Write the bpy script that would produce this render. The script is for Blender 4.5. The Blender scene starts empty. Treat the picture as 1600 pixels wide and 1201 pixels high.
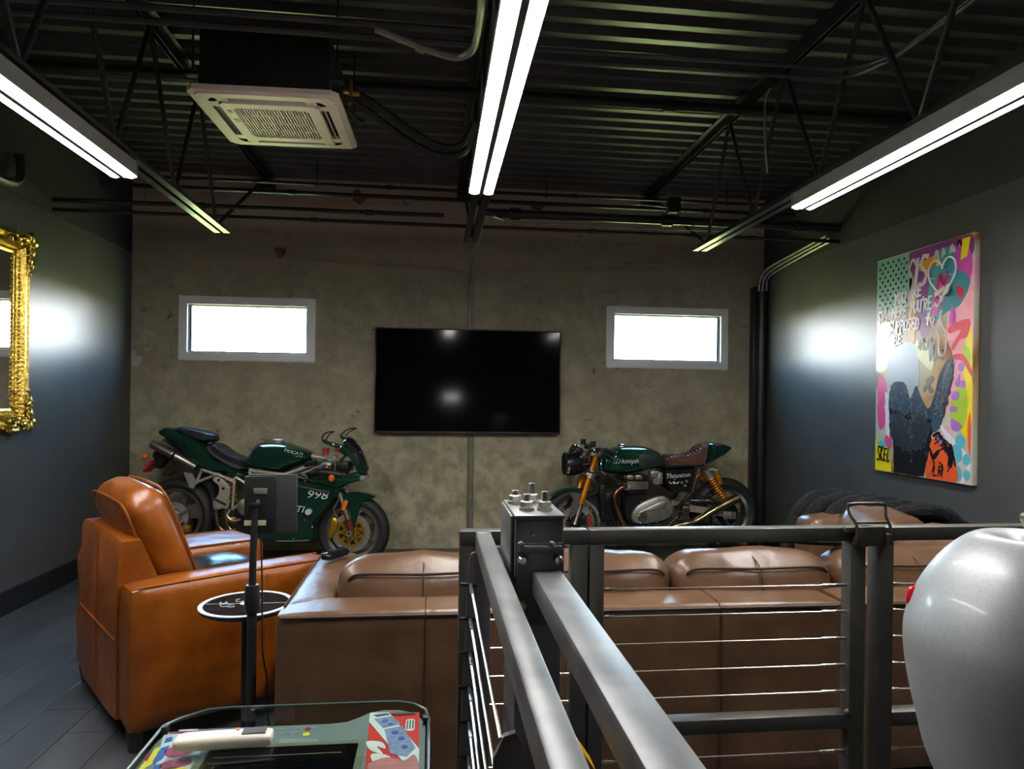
import bpy, bmesh, math, random
from math import sin, cos, pi, radians, sqrt
from mathutils import Vector, Matrix, noise
random.seed(7)
S = bpy.context.scene
COL = S.collection

# ------------------------------------------------------------------ camera, sky, sun, exposure
EYE = 1.415
cam_d = bpy.data.cameras.new('camera'); cam = bpy.data.objects.new('camera', cam_d); COL.objects.link(cam)
cam_d.sensor_width = 36.0; cam_d.lens = 1067/1600*36.0; cam_d.shift_y = 23/1600; cam_d.clip_start = .05
yaw = math.atan(121.7/1067); roll = .0123
cam.matrix_world = (Matrix.Translation((0, 0, EYE)) @ Matrix.Rotation(-yaw, 4, 'Z') @
                    Matrix.Rotation(pi/2, 4, 'X') @ Matrix.Rotation(roll, 4, 'Z'))
S.camera = cam
S.view_settings.view_transform = 'Standard'; S.view_settings.look = 'None'
S.view_settings.gamma = 1; S.view_settings.use_curve_mapping = False
S.view_settings.exposure = 2.25

W = bpy.data.worlds.new('sky'); S.world = W; W.use_nodes = True
nt = W.node_tree; nt.nodes.clear()
_o = nt.nodes.new('ShaderNodeOutputWorld'); _b = nt.nodes.new('ShaderNodeBackground')
_t = nt.nodes.new('ShaderNodeTexCoord'); _s = nt.nodes.new('ShaderNodeSeparateXYZ'); _r = nt.nodes.new('ShaderNodeValToRGB')
_m = nt.nodes.new('ShaderNodeMapRange'); _m.inputs[1].default_value = -1; _m.inputs[2].default_value = 1
nt.links.new(_t.outputs['Generated'], _s.inputs[0]); nt.links.new(_s.outputs['Z'], _m.inputs[0])
nt.links.new(_m.outputs[0], _r.inputs[0]); nt.links.new(_r.outputs[0], _b.inputs[0]); nt.links.new(_b.outputs[0], _o.inputs[0])
cr = _r.color_ramp
cr.elements[0].position = 0.0; cr.elements[0].color = (.16, .17, .08, 1)
cr.elements[1].position = 1.0; cr.elements[1].color = (.12, .30, .62, 1)
for p_, c_ in ((.485, (.20, .21, .10, 1)), (.505, (1.0, 1.0, .98, 1)), (.56, (.80, .93, 1.0, 1)), (.66, (.24, .50, .80, 1))):
    e = cr.elements.new(p_); e.color = c_
_b.inputs[1].default_value = 9.5

sun_d = bpy.data.lights.new('sun', 'SUN'); sun = bpy.data.objects.new('sun', sun_d); COL.objects.link(sun)
sun_d.energy = 34; sun_d.angle = .01; sun_d.color = (1, .95, .85)
sun.rotation_euler = Vector((-.75, .12, -.65)).to_track_quat('-Z', 'Y').to_euler(); sun.location = (9, -2, 9)
TUBE = 17.0          # radiance of the fluorescent lenses

# ------------------------------------------------------------------ materials
def lin(r, g, b):
    f = lambda c: (c/255/12.92) if c/255 <= .04045 else ((c/255+.055)/1.055)**2.4
    return (f(r), f(g), f(b), 1)
MATS = {}
def mat(name, col, rough=.5, metal=0., noise_=None, bump=None, coat=0., spec=.5, stretch=None, emit=0., rvar=0.):
    if name in MATS: return MATS[name]
    m = bpy.data.materials.new(name); m.use_nodes = True; t = m.node_tree
    p = t.nodes['Principled BSDF']
    p.inputs['Base Color'].default_value = col; p.inputs['Roughness'].default_value = rough
    p.inputs['Metallic'].default_value = metal; p.inputs['Coat Weight'].default_value = coat
    p.inputs['Coat Roughness'].default_value = .06; p.inputs['Specular IOR Level'].default_value = spec
    if emit:
        p.inputs['Emission Color'].default_value = col; p.inputs['Emission Strength'].default_value = emit
    if noise_ or bump or rvar:
        tc = t.nodes.new('ShaderNodeTexCoord'); mp = t.nodes.new('ShaderNodeMapping')
        t.links.new(tc.outputs['Object'], mp.inputs[0])
        if stretch: mp.inputs['Scale'].default_value = stretch
    if noise_:
        sc, amt = noise_[:2]
        n = t.nodes.new('ShaderNodeTexNoise'); n.inputs['Scale'].default_value = sc; n.inputs['Detail'].default_value = 5
        n.inputs['Roughness'].default_value = .6
        r = t.nodes.new('ShaderNodeValToRGB'); t.links.new(mp.outputs[0], n.inputs['Vector']); t.links.new(n.outputs[0], r.inputs[0])
        r.color_ramp.elements[0].position = .3; r.color_ramp.elements[1].position = .7
        r.color_ramp.elements[0].color = tuple(c*(1-amt) for c in col[:3])+(1,)
        r.color_ramp.elements[1].color = tuple(min(1, c*(1+amt)) for c in (noise_[2] if len(noise_) > 2 else col)[:3])+(1,)
        t.links.new(r.outputs[0], p.inputs['Base Color'])
        if rvar:
            mr = t.nodes.new('ShaderNodeMapRange'); mr.inputs[3].default_value = rough-rvar; mr.inputs[4].default_value = rough+rvar
            t.links.new(n.outputs[0], mr.inputs[0]); t.links.new(mr.outputs[0], p.inputs['Roughness'])
    if bump:
        sc, st = bump[:2]
        n2 = t.nodes.new('ShaderNodeTexNoise'); n2.inputs['Scale'].default_value = sc; n2.inputs['Detail'].default_value = bump[2] if len(bump) > 2 else 4
        t.links.new(mp.outputs[0], n2.inputs['Vector'])
        b = t.nodes.new('ShaderNodeBump'); b.inputs['Strength'].default_value = st; b.inputs['Distance'].default_value = bump[3] if len(bump) > 3 else .01
        t.links.new(n2.outputs[0], b.inputs['Height']); t.links.new(b.outputs[0], p.inputs['Normal'])
    MATS[name] = m
    return m
def glass_mat(name, tint=(1, 1, 1, 1), rough=0., ior=1.5):
    m = bpy.data.materials.new(name); m.use_nodes = True; t = m.node_tree; t.nodes.clear()
    o = t.nodes.new('ShaderNodeOutputMaterial'); mx = t.nodes.new('ShaderNodeMixShader'); f = t.nodes.new('ShaderNodeFresnel')
    tr = t.nodes.new('ShaderNodeBsdfTransparent'); g = t.nodes.new('ShaderNodeBsdfGlossy')
    f.inputs[0].default_value = ior; tr.inputs[0].default_value = tint; g.inputs['Roughness'].default_value = rough
    ge = t.nodes.new('ShaderNodeNewGeometry'); mm = t.nodes.new('ShaderNodeMath'); mm.operation = 'SUBTRACT'; mm.use_clamp = True
    t.links.new(f.outputs[0], mm.inputs[0]); t.links.new(ge.outputs['Backfacing'], mm.inputs[1])
    t.links.new(mm.outputs[0], mx.inputs[0]); t.links.new(tr.outputs[0], mx.inputs[1]); t.links.new(g.outputs[0], mx.inputs[2])
    t.links.new(mx.outputs[0], o.inputs[0]); MATS[name] = m
    return m

def concrete():
    m = bpy.data.materials.new('concrete'); m.use_nodes = True; t = m.node_tree; p = t.nodes['Principled BSDF']
    tc = t.nodes.new('ShaderNodeTexCoord')
    def nz(scale, det=6, sc=(1, 1, 1), off=(0, 0, 0), dist=0):
        mp = t.nodes.new('ShaderNodeMapping'); mp.inputs['Scale'].default_value = sc; mp.inputs['Location'].default_value = off
        n = t.nodes.new('ShaderNodeTexNoise'); n.inputs['Scale'].default_value = scale; n.inputs['Detail'].default_value = det
        n.inputs['Roughness'].default_value = .65; n.inputs['Distortion'].default_value = dist
        t.links.new(tc.outputs['Object'], mp.inputs[0]); t.links.new(mp.outputs[0], n.inputs['Vector']); return n.outputs[0]
    def ramp(src, a, b, ca=(0, 0, 0, 1), cb=(1, 1, 1, 1)):
        r = t.nodes.new('ShaderNodeValToRGB'); t.links.new(src, r.inputs[0])
        r.color_ramp.elements[0].position = a; r.color_ramp.elements[1].position = b
        r.color_ramp.elements[0].color = ca; r.color_ramp.elements[1].color = cb; return r.outputs[0]
    def mix(fac, a, b, mode='MIX'):
        x = t.nodes.new('ShaderNodeMix'); x.data_type = 'RGBA'; x.blend_type = mode
        if isinstance(fac, float): x.inputs[0].default_value = fac
        else: t.links.new(fac, x.inputs[0])
        for i, q in ((6, a), (7, b)):
            if isinstance(q, tuple): x.inputs[i].default_value = q
            else: t.links.new(q, x.inputs[i])
        return x.outputs[2]
    def mth(op, a, b):
        x = t.nodes.new('ShaderNodeMath'); x.operation = op; x.use_clamp = True
        for i, q in ((0, a), (1, b)):
            if isinstance(q, (int, float)): x.inputs[i].default_value = q
            else: t.links.new(q, x.inputs[i])
        return x.outputs[0]
    sep = t.nodes.new('ShaderNodeSeparateXYZ'); t.links.new(tc.outputs['Object'], sep.inputs[0])
    c = ramp(nz(.9, 6, dist=.4), .32, .68, (.350, .308, .215, 1), (.445, .398, .280, 1))
    c = mix(ramp(nz(2.6, 9, dist=.2, off=(3, 1, 5)), .46, .76), c, (.285, .255, .185, 1))
    c = mix(mth('MULTIPLY', ramp(nz(7, 9, off=(9, 2, 4)), .50, .62), .45), c, (.52, .475, .36, 1))
    # lower half of the panel: yellower, more mottled
    lowz = t.nodes.new('ShaderNodeMapRange'); lowz.inputs[1].default_value = 1.9; lowz.inputs[2].default_value = .7
    t.links.new(sep.outputs['Z'], lowz.inputs[0])
    c = mix(mth('MULTIPLY', lowz.outputs[0], .8), c, mix(ramp(nz(6, 9, dist=.15, off=(1, 7, 2)), .40, .60), (.30, .275, .165, 1), (.56, .51, .335, 1)))
    # faint cloudy darker areas and brown blooms
    c = mix(mth('MULTIPLY', ramp(nz(1.7, 8, dist=.35, off=(11, 3, 8)), .50, .70), .45), c, (.235, .205, .145, 1))
    c = mix(mth('MULTIPLY', ramp(nz(2.2, 5, dist=.8, off=(2, 13, 4)), .58, .74), .55), c, (.40, .27, .12, 1))
    # brown upper course
    hiz = t.nodes.new('ShaderNodeMapRange'); hiz.inputs[1].default_value = 2.50; hiz.inputs[2].default_value = 2.62
    t.links.new(sep.outputs['Z'], hiz.inputs[0])
    c = mix(mth('MULTIPLY', hiz.outputs[0], .55), c, (.43, .335, .235, 1))
    hz2 = t.nodes.new('ShaderNodeMapRange'); hz2.inputs[1].default_value = 2.93; hz2.inputs[2].default_value = 2.99
    t.links.new(sep.outputs['Z'], hz2.inputs[0])
    c = mix(mth('MULTIPLY', hz2.outputs[0], .7), c, (.66, .49, .37, 1))
    # dark scuffs in upper band, rust runs
    sc = mth('MULTIPLY', ramp(nz(9, 9, (1, 1, 1.6), (2, 2, 2), .8), .60, .66), ramp(nz(1.4, 2, off=(5, 5, 1)), .48, .62))
    c = mix(mth('MULTIPLY', sc, .85), c, (.075, .068, .058, 1))
    ru = mth('MULTIPLY', ramp(nz(5, 4, (2.6, 1, .8), (4.3, 0, 1), .5), .66, .72), ramp(nz(1.2, 2, off=(7, 1, 6)), .46, .58))
    c = mix(mth('MULTIPLY', ru, .8), c, (.42, .17, .03, 1))
    t.links.new(c, p.inputs['Base Color']); p.inputs['Roughness'].default_value = .72; p.inputs['Specular IOR Level'].default_value = .35
    b = t.nodes.new('ShaderNodeBump'); b.inputs['Strength'].default_value = .25; b.inputs['Distance'].default_value = .01
    t.links.new(nz(30, 6), b.inputs['Height']); t.links.new(b.outputs[0], p.inputs['Normal'])
    MATS['concrete'] = m
    return m
concrete()
wall_paint = mat('charcoal_wall_paint', (.076, .077, .073, 1), .36, noise_=(3, .12), bump=(160, .05), spec=.33)
black_paint = mat('black_ceiling_paint', (.072, .066, .060, 1), .34, noise_=(5, .25), spec=.6)
black_matte = mat('black_upper_wall_paint', (.036, .035, .033, 1), .7, noise_=(3, .2), spec=.3)
plank_m = mat('charcoal_floor_plank', (.058, .064, .070, 1), .31, noise_=(6, .35), bump=(30, .08), stretch=(1, .12, 1), rvar=.05)
base_m = mat('black_baseboard_paint', (.010, .010, .010, 1), .45, noise_=(8, .2))
joint_m = mat('grey_floor_grout', (.055, .055, .052, 1), .8, noise_=(20, .2))
white_pvc = mat('white_window_vinyl', lin(238, 238, 238), .4, noise_=(3, .04))
caulk_m = mat('white_caulk', lin(225, 225, 220), .8, noise_=(40, .12))
blk_plastic = mat('black_plastic', (.011, .011, .012, 1), .42, noise_=(30, .2))
blk_gloss = mat('black_screen_gloss', (.003, .003, .0035, 1), .08, spec=.13, noise_=(2, .1))
steel = mat('dark_mill_steel', (.115, .120, .125, 1), .44, .5, noise_=(7, .30, (.15, .15, .145, 1)), rvar=.08)
olive_st = mat('olive_black_steel', (.080, .075, .062, 1), .40, .4, noise_=(9, .25))
steel_dk = mat('gunmetal_painted_steel', (.105, .10, .102, 1), .42, .35, noise_=(9, .2))
zinc = mat('zinc_plated_bolt', (.62, .60, .54, 1), .28, 1., noise_=(60, .15))
cable_m = mat('stainless_cable', (.62, .56, .46, 1), .3, 1., noise_=(90, .15))
orange_l = mat('orange_tan_leather', (.180, .042, .0015, 1), .34, noise_=(4, .32, (.225, .057, .0025, 1)), bump=(13, .42, 5, .014), rvar=.08)
brown_l = mat('brown_leather', (.098, .047, .0225, 1), .33, noise_=(5, .20, (.122, .064, .033, 1)), bump=(12, .34, 5, .012), rvar=.06)
seam_b = mat('brown_seam', lin(52, 30, 18), .6, noise_=(30, .2))
seam_o = mat('orange_seam', lin(140, 62, 12), .5, noise_=(30, .2))
dark_l = mat('black_leather', (.02, .021, .024, 1), .26, noise_=(6, .3), bump=(22, .3))
foot_m = mat('dark_wood_foot', (.03, .026, .024, 1), .5, noise_=(10, .3))
chrome = mat('chrome', (.72, .72, .72, 1), .12, 1., noise_=(20, .08))
alu = mat('cast_aluminium', (.46, .43, .37, 1), .42, .85, noise_=(25, .2))
alu_lt = mat('painted_silver_frame', (.50, .47, .40, 1), .4, .6, noise_=(25, .15))
titan = mat('brushed_titanium', (.42, .38, .32, 1), .34, 1., noise_=(12, .2), stretch=(1, 8, 8))
rubber = mat('tyre_rubber', (.016, .016, .016, 1), .62, noise_=(40, .3))
green_p = mat('dark_green_paint', (.005, .040, .022, 1), .15, .2, noise_=(3, .3), coat=1.)
green_t = mat('racing_green_paint', (.005, .052, .032, 1), .14, .25, noise_=(3, .3), coat=1.)
gold_m = mat('gold_anodised', (.62, .36, .04, 1), .3, .8, noise_=(30, .15))
orange_an = mat('orange_gold_fork_anodising', (.75, .27, .015, 1), .25, .7, noise_=(30, .1))
rim_m = mat('bronze_grey_rim', (.22, .20, .165, 1), .35, .7, noise_=(20, .2))
blk_metal = mat('black_engine_metal', (.018, .018, .019, 1), .36, .4, noise_=(25, .3))
copper_m = mat('heat_tinted_header', (.34, .17, .09, 1), .3, 1., noise_=(9, .35))
brass_ex = mat('straw_tinted_silencer', (.50, .36, .19, 1), .26, 1., noise_=(8, .3))
red_lens = mat('red_lens', (.55, .01, .012, 1), .2, noise_=(50, .15))
amber = mat('amber_lens', (.85, .17, .01, 1), .25, noise_=(50, .1))
white_print = mat('white_print', lin(205, 208, 205), .5, noise_=(30, .05))
brown_seat = mat('brown_quilted_seat', lin(104, 66, 54), .3, noise_=(20, .2), bump=(40, .2))
seat_blk = mat('black_vinyl_seat', (.015, .017, .02, 1), .35, noise_=(30, .2), bump=(200, .1))
gold_leaf = mat('gilded_frame', (.72, .42, .06, 1), .24, 1., noise_=(30, .35, (.85, .55, .12, 1)), bump=(60, .5))
mirror_m = mat('mirror_silver', (.85, .85, .85, 1), .015, 1., noise_=(1, .02))
silver_p = mat('silver_metallic_paint', (.33, .345, .345, 1), .45, .4, noise_=(160, .08), coat=.14)
ac_white = mat('warm_white_panel_plastic', lin(232, 208, 194), .45, noise_=(4, .05))
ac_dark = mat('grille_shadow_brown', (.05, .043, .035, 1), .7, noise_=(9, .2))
lens_m = mat('fluorescent_lens', (1, .985, .96, 1), .5, emit=TUBE)
fix_m = mat('grey_fixture_enamel', (.20, .195, .185, 1), .4, noise_=(6, .15))
fur = mat('black_faux_fur', (.016, .016, .017, 1), .85, noise_=(50, .55), bump=(130, .9, 4, .02), spec=.25)
win_glass = glass_mat('window_glass'); table_glass = glass_mat('table_glass', (.86, .92, .90, 1), 0., 1.5)
grass = mat('sunlit_lawn', (.24, .25, .06, 1), .9, noise_=(.6, .3))

# ------------------------------------------------------------------ mesh helpers
def smooth_closed(pts, n=4):
    out = []; N = len(pts)
    for i in range(N):
        p0, p1, p2, p3 = (Vector(pts[(i+k) % N]) for k in (-1, 0, 1, 2))
        for j in range(n):
            t = j/n
            out.append(tuple(.5*((2*p1)+(-p0+p2)*t+(2*p0-5*p1+4*p2-p3)*t*t+(-p0+3*p1-3*p2+p3)*t**3)))
    return out
def smooth_open(pts, n=5):
    P = [Vector(p) for p in pts]; P = [2*P[0]-P[1]]+P+[2*P[-1]-P[-2]]; out = []
    for i in range(1, len(P)-2):
        p0, p1, p2, p3 = P[i-1:i+3]
        for j in range(n):
            t = j/n
            out.append(.5*((2*p1)+(-p0+p2)*t+(2*p0-5*p1+4*p2-p3)*t*t+(-p0+3*p1-3*p2+p3)*t**3))
    out.append(P[-2]); return out
class MB:
    def __init__(s): s.v = []; s.f = []
    def add(s, vs, fs):
        o = len(s.v); s.v += [tuple(v) for v in vs]; s.f += [tuple(i+o for i in f) for f in fs]; return s
    def box(s, c, d, M=None):
        vs = [Vector((x*d[0]/2, y*d[1]/2, z*d[2]/2)) for x in (-1, 1) for y in (-1, 1) for z in (-1, 1)]
        vs = [(M @ v if M else v)+Vector(c) for v in vs]
        return s.add(vs, [(0, 1, 3, 2), (4, 6, 7, 5), (0, 4, 5, 1), (2, 3, 7, 6), (0, 2, 6, 4), (1, 5, 7, 3)])
    def b2(s, x0, x1, y0, y1, z0, z1): return s.box(((x0+x1)/2, (y0+y1)/2, (z0+z1)/2), (abs(x1-x0), abs(y1-y0), abs(z1-z0)))
    def cbox(s, x0, x1, y0, y1, z0, z1, b=.004):
        # box with chamfered edges
        cx, cy, cz = (x0+x1)/2, (y0+y1)/2, (z0+z1)/2; h = (abs(x1-x0)/2, abs(y1-y0)/2, abs(z1-z0)/2); b = min(b, min(h)*.9)
        bm = bmesh.new(); bmesh.ops.create_cube(bm, size=2)
        for v in bm.verts: v.co = Vector((cx+v.co.x*h[0], cy+v.co.y*h[1], cz+v.co.z*h[2]))
        bmesh.ops.bevel(bm, geom=bm.edges[:], offset=b, segments=2, affect='EDGES', profile=.5)
        bm.verts.index_update()
        s.add([v.co.copy() for v in bm.verts], [[v.index for v in f.verts] for f in bm.faces]); bm.free(); return s
    def tube(s, path, r, seg=8, cap=True, flat=1.):
        P = [Vector(p) for p in path]; n = len(P); rs = r if isinstance(r, (list, tuple)) else [r]*n
        T = [(P[min(i+1, n-1)]-P[max(i-1, 0)]).normalized() for i in range(n)]
        up = Vector((0, 0, 1)) if abs(T[0].z) < .9 else Vector((0, 1, 0))
        N = (up-T[0]*up.dot(T[0])).normalized(); vs = []; fs = []
        for i in range(n):
            N = (N-T[i]*N.dot(T[i])).normalized(); B = T[i].cross(N)
            for k in range(seg):
                a = 2*pi*k/seg; vs.append(P[i]+(N*cos(a)*flat+B*sin(a))*rs[i])
        for i in range(n-1):
            for k in range(seg):
                a, b = i*seg+k, i*seg+(k+1) % seg; fs.append((a, b, b+seg, a+seg))
        if cap: fs += [tuple(range(seg)), tuple((n-1)*seg+k for k in range(seg))]
        return s.add(vs, fs)
    def bar(s, p, q, r, r2=None, seg=10): return s.tube([p, q], [r, r if r2 is None else r2], seg)
    def lathe(s, prof, o=(0, 0, 0), axis='z', seg=24, close=False):
        vs = []; fs = []; n = len(prof)
        for k in range(seg):
            a = 2*pi*k/seg
            for r, z in prof:
                x, y = r*cos(a), r*sin(a)
                v = {'z': (x, y, z), 'y': (x, z, y), 'x': (z, x, y)}[axis]
                vs.append(Vector(v)+Vector(o))
        m = n if close else n-1
        for k in range(seg):
            for j in range(m):
                a, b = k*n+j, k*n+(j+1) % n; c, d = ((k+1) % seg)*n+(j+1) % n, ((k+1) % seg)*n+j
                fs.append((a, b, c, d))
        return s.add(vs, fs)
    def prism(s, poly, a, b, fr):
        n = len(poly); vs = [fr(p[0], a, p[1]) for p in poly]+[fr(p[0], b, p[1]) for p in poly]
        return s.add(vs, [tuple(range(n)), tuple(range(2*n-1, n-1, -1))]+[(i, (i+1) % n, n+(i+1) % n, n+i) for i in range(n)])
    def pillow(s, poly, hw, fr, shrink=.15, pw=3, n=7, sm=3, c0=0., cen=None):
        poly = smooth_closed([(p[0], p[1], 0) for p in poly], sm) if sm > 1 else [(p[0], p[1], 0) for p in poly]
        N = len(poly); cu = sum(p[0] for p in poly)/N; cz = sum(p[1] for p in poly)/N
        if cen: cu, cz = cen
        H = hw if callable(hw) else (lambda u, z: hw)
        vs = []; ts = [sin(pi/2*(-1+2*k/(n-1))) for k in range(n)]
        for t in ts:
            sc = 1-shrink*abs(t)**pw
            for p in poly:
                u, z = cu+(p[0]-cu)*sc, cz+(p[1]-cz)*sc
                vs.append(fr(u, c0+H(p[0], p[1])*t, z))
        fs = []
        for k in range(n-1):
            for i in range(N): fs.append((k*N+i, k*N+(i+1) % N, (k+1)*N+(i+1) % N, (k+1)*N+i))
        fs += [tuple(range(N)), tuple((n-1)*N+i for i in range(N))]
        return s.add(vs, fs)
    def rbox(s, c, d, r=.04, seg=8, puff=(0, 0, 0), M=None, wr=0., seed=0):
        # rounded, puffed, slightly wrinkled block
        h = Vector((d[0]/2, d[1]/2, d[2]/2)); vs = []; fs = []; idx = {}
        def vert(a):
            key = tuple(round(q, 5) for q in a)
            if key in idx: return idx[key]
            p = Vector([h[i]*a[i] for i in range(3)]); rr = min(r, min(h)*.98)
            inn = Vector([max(-(h[i]-rr), min(h[i]-rr, p[i])) for i in range(3)]); dd = p-inn
            if dd.length > 1e-9: p = inn+dd.normalized()*rr
            q = p.copy()
            for i in range(3):
                j, k = (i+1) % 3, (i+2) % 3
                q[i] += puff[i]*(p[i]/h[i])*max(0, 1-(p[j]/h[j])**2)*max(0, 1-(p[k]/h[k])**2)
            if wr:
                w = noise.noise(Vector((p.x*7+seed, p.y*7, p.z*7)))*wr+noise.noise(Vector((p.x*18, p.y*18+seed, p.z*18)))*wr*.35
                q += q.normalized()*w
            if M: q = M @ q
            vs.append(q+Vector(c)); idx[key] = len(vs)-1; return idx[key]
        g = [-1+2*i/seg for i in range(seg+1)]
        g = [math.copysign(abs(x)**.7, x) for x in g]
        for ax in range(3):
            for sg in (-1, 1):
                for i in range(seg):
                    for j in range(seg):
                        q = []
                        for (a, b) in ((i, j), (i+1, j), (i+1, j+1), (i, j+1)):
                            p = [0, 0, 0]; p[ax] = sg; p[(ax+1) % 3] = g[a]; p[(ax+2) % 3] = g[b]; q.append(vert(p))
                        fs.append(q if sg > 0 else q[::-1])
        return s.add(vs, fs)
    def ball(s, c, r, seg=10, sc=(1, 1, 1)):
        pr = [(sin(pi*i/seg*1.0)*r, -cos(pi*i/seg)*r) for i in range(seg+1)]
        m = MB().lathe(pr, seg=seg+2)
        return s.add([Vector((v[0]*sc[0], v[1]*sc[1], v[2]*sc[2]))+Vector(c) for v in m.v], m.f)
def obj(name, mb, m, parent=None, smooth=True, loc=None, rot=None, ang=38, **kw):
    me = bpy.data.meshes.new(name); me.from_pydata(mb.v, [], mb.f)
    bm = bmesh.new(); bm.from_mesh(me); bmesh.ops.recalc_face_normals(bm, faces=bm.faces); bm.to_mesh(me); bm.free()
    if smooth:
        me.shade_smooth(); me.set_sharp_from_angle(angle=radians(ang))
    me.materials.append(MATS[m] if isinstance(m, str) else m)
    o = bpy.data.objects.new(name, me); COL.objects.link(o)
    if parent: o.parent = parent
    if loc: o.location = loc
    if rot: o.rotation_euler = rot
    for k, v in kw.items(): o[k] = v
    return o
def thing(name, label, cat, loc=(0, 0, 0), rz=0, group=None):
    o = bpy.data.objects.new(name, None); COL.objects.link(o); o.location = loc; o.rotation_euler = (0, 0, rz)
    o.empty_display_size = .1; o['label'] = label; o['category'] = cat
    if group: o['group'] = group
    return o
def tag(o, label, cat, group=None):
    o['label'] = label; o['category'] = cat
    if group: o['group'] = group
    return o
def struct(name, mb, m, parent=None, **kw):
    o = obj(name, mb, m, parent, **kw)
    if not parent: o['kind'] = 'structure'
    return o
def text(body, size, loc, rot, m, parent, name='lettering', ext=.0006, shear=0., align='CENTER', sx=1.):
    c = bpy.data.curves.new('t', 'FONT'); c.body = body; c.size = size; c.extrude = ext; c.shear = shear; c.align_x = align; c.align_y = 'CENTER'
    c.resolution_u = 3
    t = bpy.data.objects.new('t', c); me = bpy.data.meshes.new_from_object(t); bpy.data.objects.remove(t); bpy.data.curves.remove(c)
    me.name = name; me.materials.clear(); me.materials.append(m)
    o = bpy.data.objects.new(name, me); COL.objects.link(o); o.parent = parent; o.location = loc; o.rotation_euler = rot; o.scale = (sx, 1, 1)
    return o
def copy_tree(o, parent=None):
    c = o.copy(); COL.objects.link(c)
    if parent: c.parent = parent
    for ch in list(o.children): copy_tree(ch, c)
    return c

# ------------------------------------------------------------------ room shell
XL, XR, YB, YF, ZC, ZP = -2.71, 3.25, 6.48, -4.2, 3.42, 2.69
# floor: slab under separate planks
fl = struct('floor', MB().b2(XL-.2, XR+.2, YF-.2, YB+.2, -.20, -.0035), joint_m, smooth=False)
pw_, pl_ = .2, 1.2
pm = None; cnt = 0
for i in range(30):
    x0 = XL+i*pw_; x1 = min(x0+pw_, XR); off = (.46+.4*(i % 3)+.17*(i % 2)) % pl_
    y = 1.1-off
    for k in range(6):
        y0, y1 = max(y+k*pl_, .9), min(y+(k+1)*pl_, YB)
        if y1-y0 < .05: continue
        g = .0016
        obj('floor_plank', MB().cbox(x0+g, x1-g, y0+g, y1-g, -.0035, 0, .0012), plank_m, fl, smooth=False)
struct('trim_1', MB().b2(XL, XR, YF, .9-.0016, -.0035, 0), plank_m, smooth=False)
# back wall with two window openings
WIN = [(-2.30, -1.10, 1.735, 2.315), (1.655, 2.88, 1.735, 2.33)]
def wall_with_holes(name, x0, x1, z0, z1, ya, yb, holes, m):
    xs = sorted({x0, x1, *[h[0] for h in holes], *[h[1] for h in holes]}); mb = MB()
    for a, b in zip(xs[:-1], xs[1:]):
        hs = [h for h in holes if h[0] <= a+1e-6 and h[1] >= b-1e-6]
        if hs: mb.b2(a, b, ya, yb, z0, hs[0][2]); mb.b2(a, b, ya, yb, hs[0][3], z1)
        else: mb.b2(a, b, ya, yb, z0, z1)
    return struct(name, mb, m, smooth=False)
wall_with_holes('wall_back', XL-.2, XR+.2, -.2, 3.47, YB, YB+.2, WIN, MATS['concrete'])
struct('wall_left', MB().b2(XL-.2, XL, YF, YB, -.2, ZP), wall_paint, smooth=False)
struct('wall_left_upper', MB().b2(XL-.2, XL, YF, YB, ZP, 3.47), black_matte, smooth=False)
struct('wall_right', MB().b2(XR, XR+.2, YF, YB, -.2, ZP), wall_paint, smooth=False)
struct('wall_right_upper', MB().b2(XR, XR+.2, YF, YB, ZP, 3.47), black_matte, smooth=False)
WF = [(.15, .70, 1.28, 1.62)]
front_m = mat('grey_rear_wall_paint', (.16, .155, .145, 1), .6, noise_=(3, .1))
wall_with_holes('wall_front', XL-.2, XR+.2, -.2, 3.47, YF-.2, YF, WF, front_m)
struct('baseboard_left', MB().cbox(XL, XL+.016, YF, YB, 0, .155, .004), base_m)
struct('baseboard_right', MB().cbox(XR-.016, XR, YF, YB, 0, .155, .004), base_m)
# paint splash on the left edge of the concrete and a patch of filler
pt = MB()
blob = [(-2.705, 1.80), (-2.70, 1.70), (-2.67, 1.665), (-2.64, 1.68), (-2.615, 1.725), (-2.62, 1.755), (-2.66, 1.765), (-2.68, 1.81)]
pt.prism([(p[0], p[1]) for p in smooth_closed([(a, b, 0) for a, b in blob], 3)], YB-.0015, YB, lambda u, v, z: (u, v, z))
struct('trim_2', pt, mat('filler_patch', (.55, .50, .45, 1), .8, noise_=(20, .1)))
for k, (x, z, w_, h_) in enumerate(((-1.42, 2.735, .045, .07), (.95, 3.27, .07, .05), (-.72, 3.28, .06, .06), (2.3, 3.25, .06, .05))):
    pt = MB(); pts = [(x+w_*cos(a)*(1+.35*sin(3*a+k)), z+h_*sin(a)*(1+.3*cos(2*a+k))) for a in [2*pi*q/18 for q in range(18)]]
    pt.prism(pts, YB-.001, YB, lambda u, v, z: (u, v, z)); struct('trim_%d' % (k+3), pt, mat('rusty_stain_patch', (.22, .13, .075, 1), .85, noise_=(14, .4)))
# corrugated deck
mb = MB(); prof = []
y = YF-.2
while y < YB+.25:
    prof += [(y, ZC), (y+.050, ZC), (y+.068, ZC+.038), (y+.134, ZC+.038)]; y += .1524
n = len(prof); xs = (XL-.2, XR+.2)
vs = [(x, p[0], p[1]) for x in xs for p in prof]+[(x, p[0], 3.56) for x in xs for p in (prof[0], prof[-1])]
fs = [(i, i+1, n+i+1, n+i) for i in range(n-1)]+[(2*n, 2*n+1, 2*n+3, 2*n+2), (0, n, 2*n+2, 2*n), (n-1, 2*n+1, 2*n+3, 2*n-1)]
mb.add(vs, fs); struct('ceiling', mb, black_paint, smooth=False)
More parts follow.
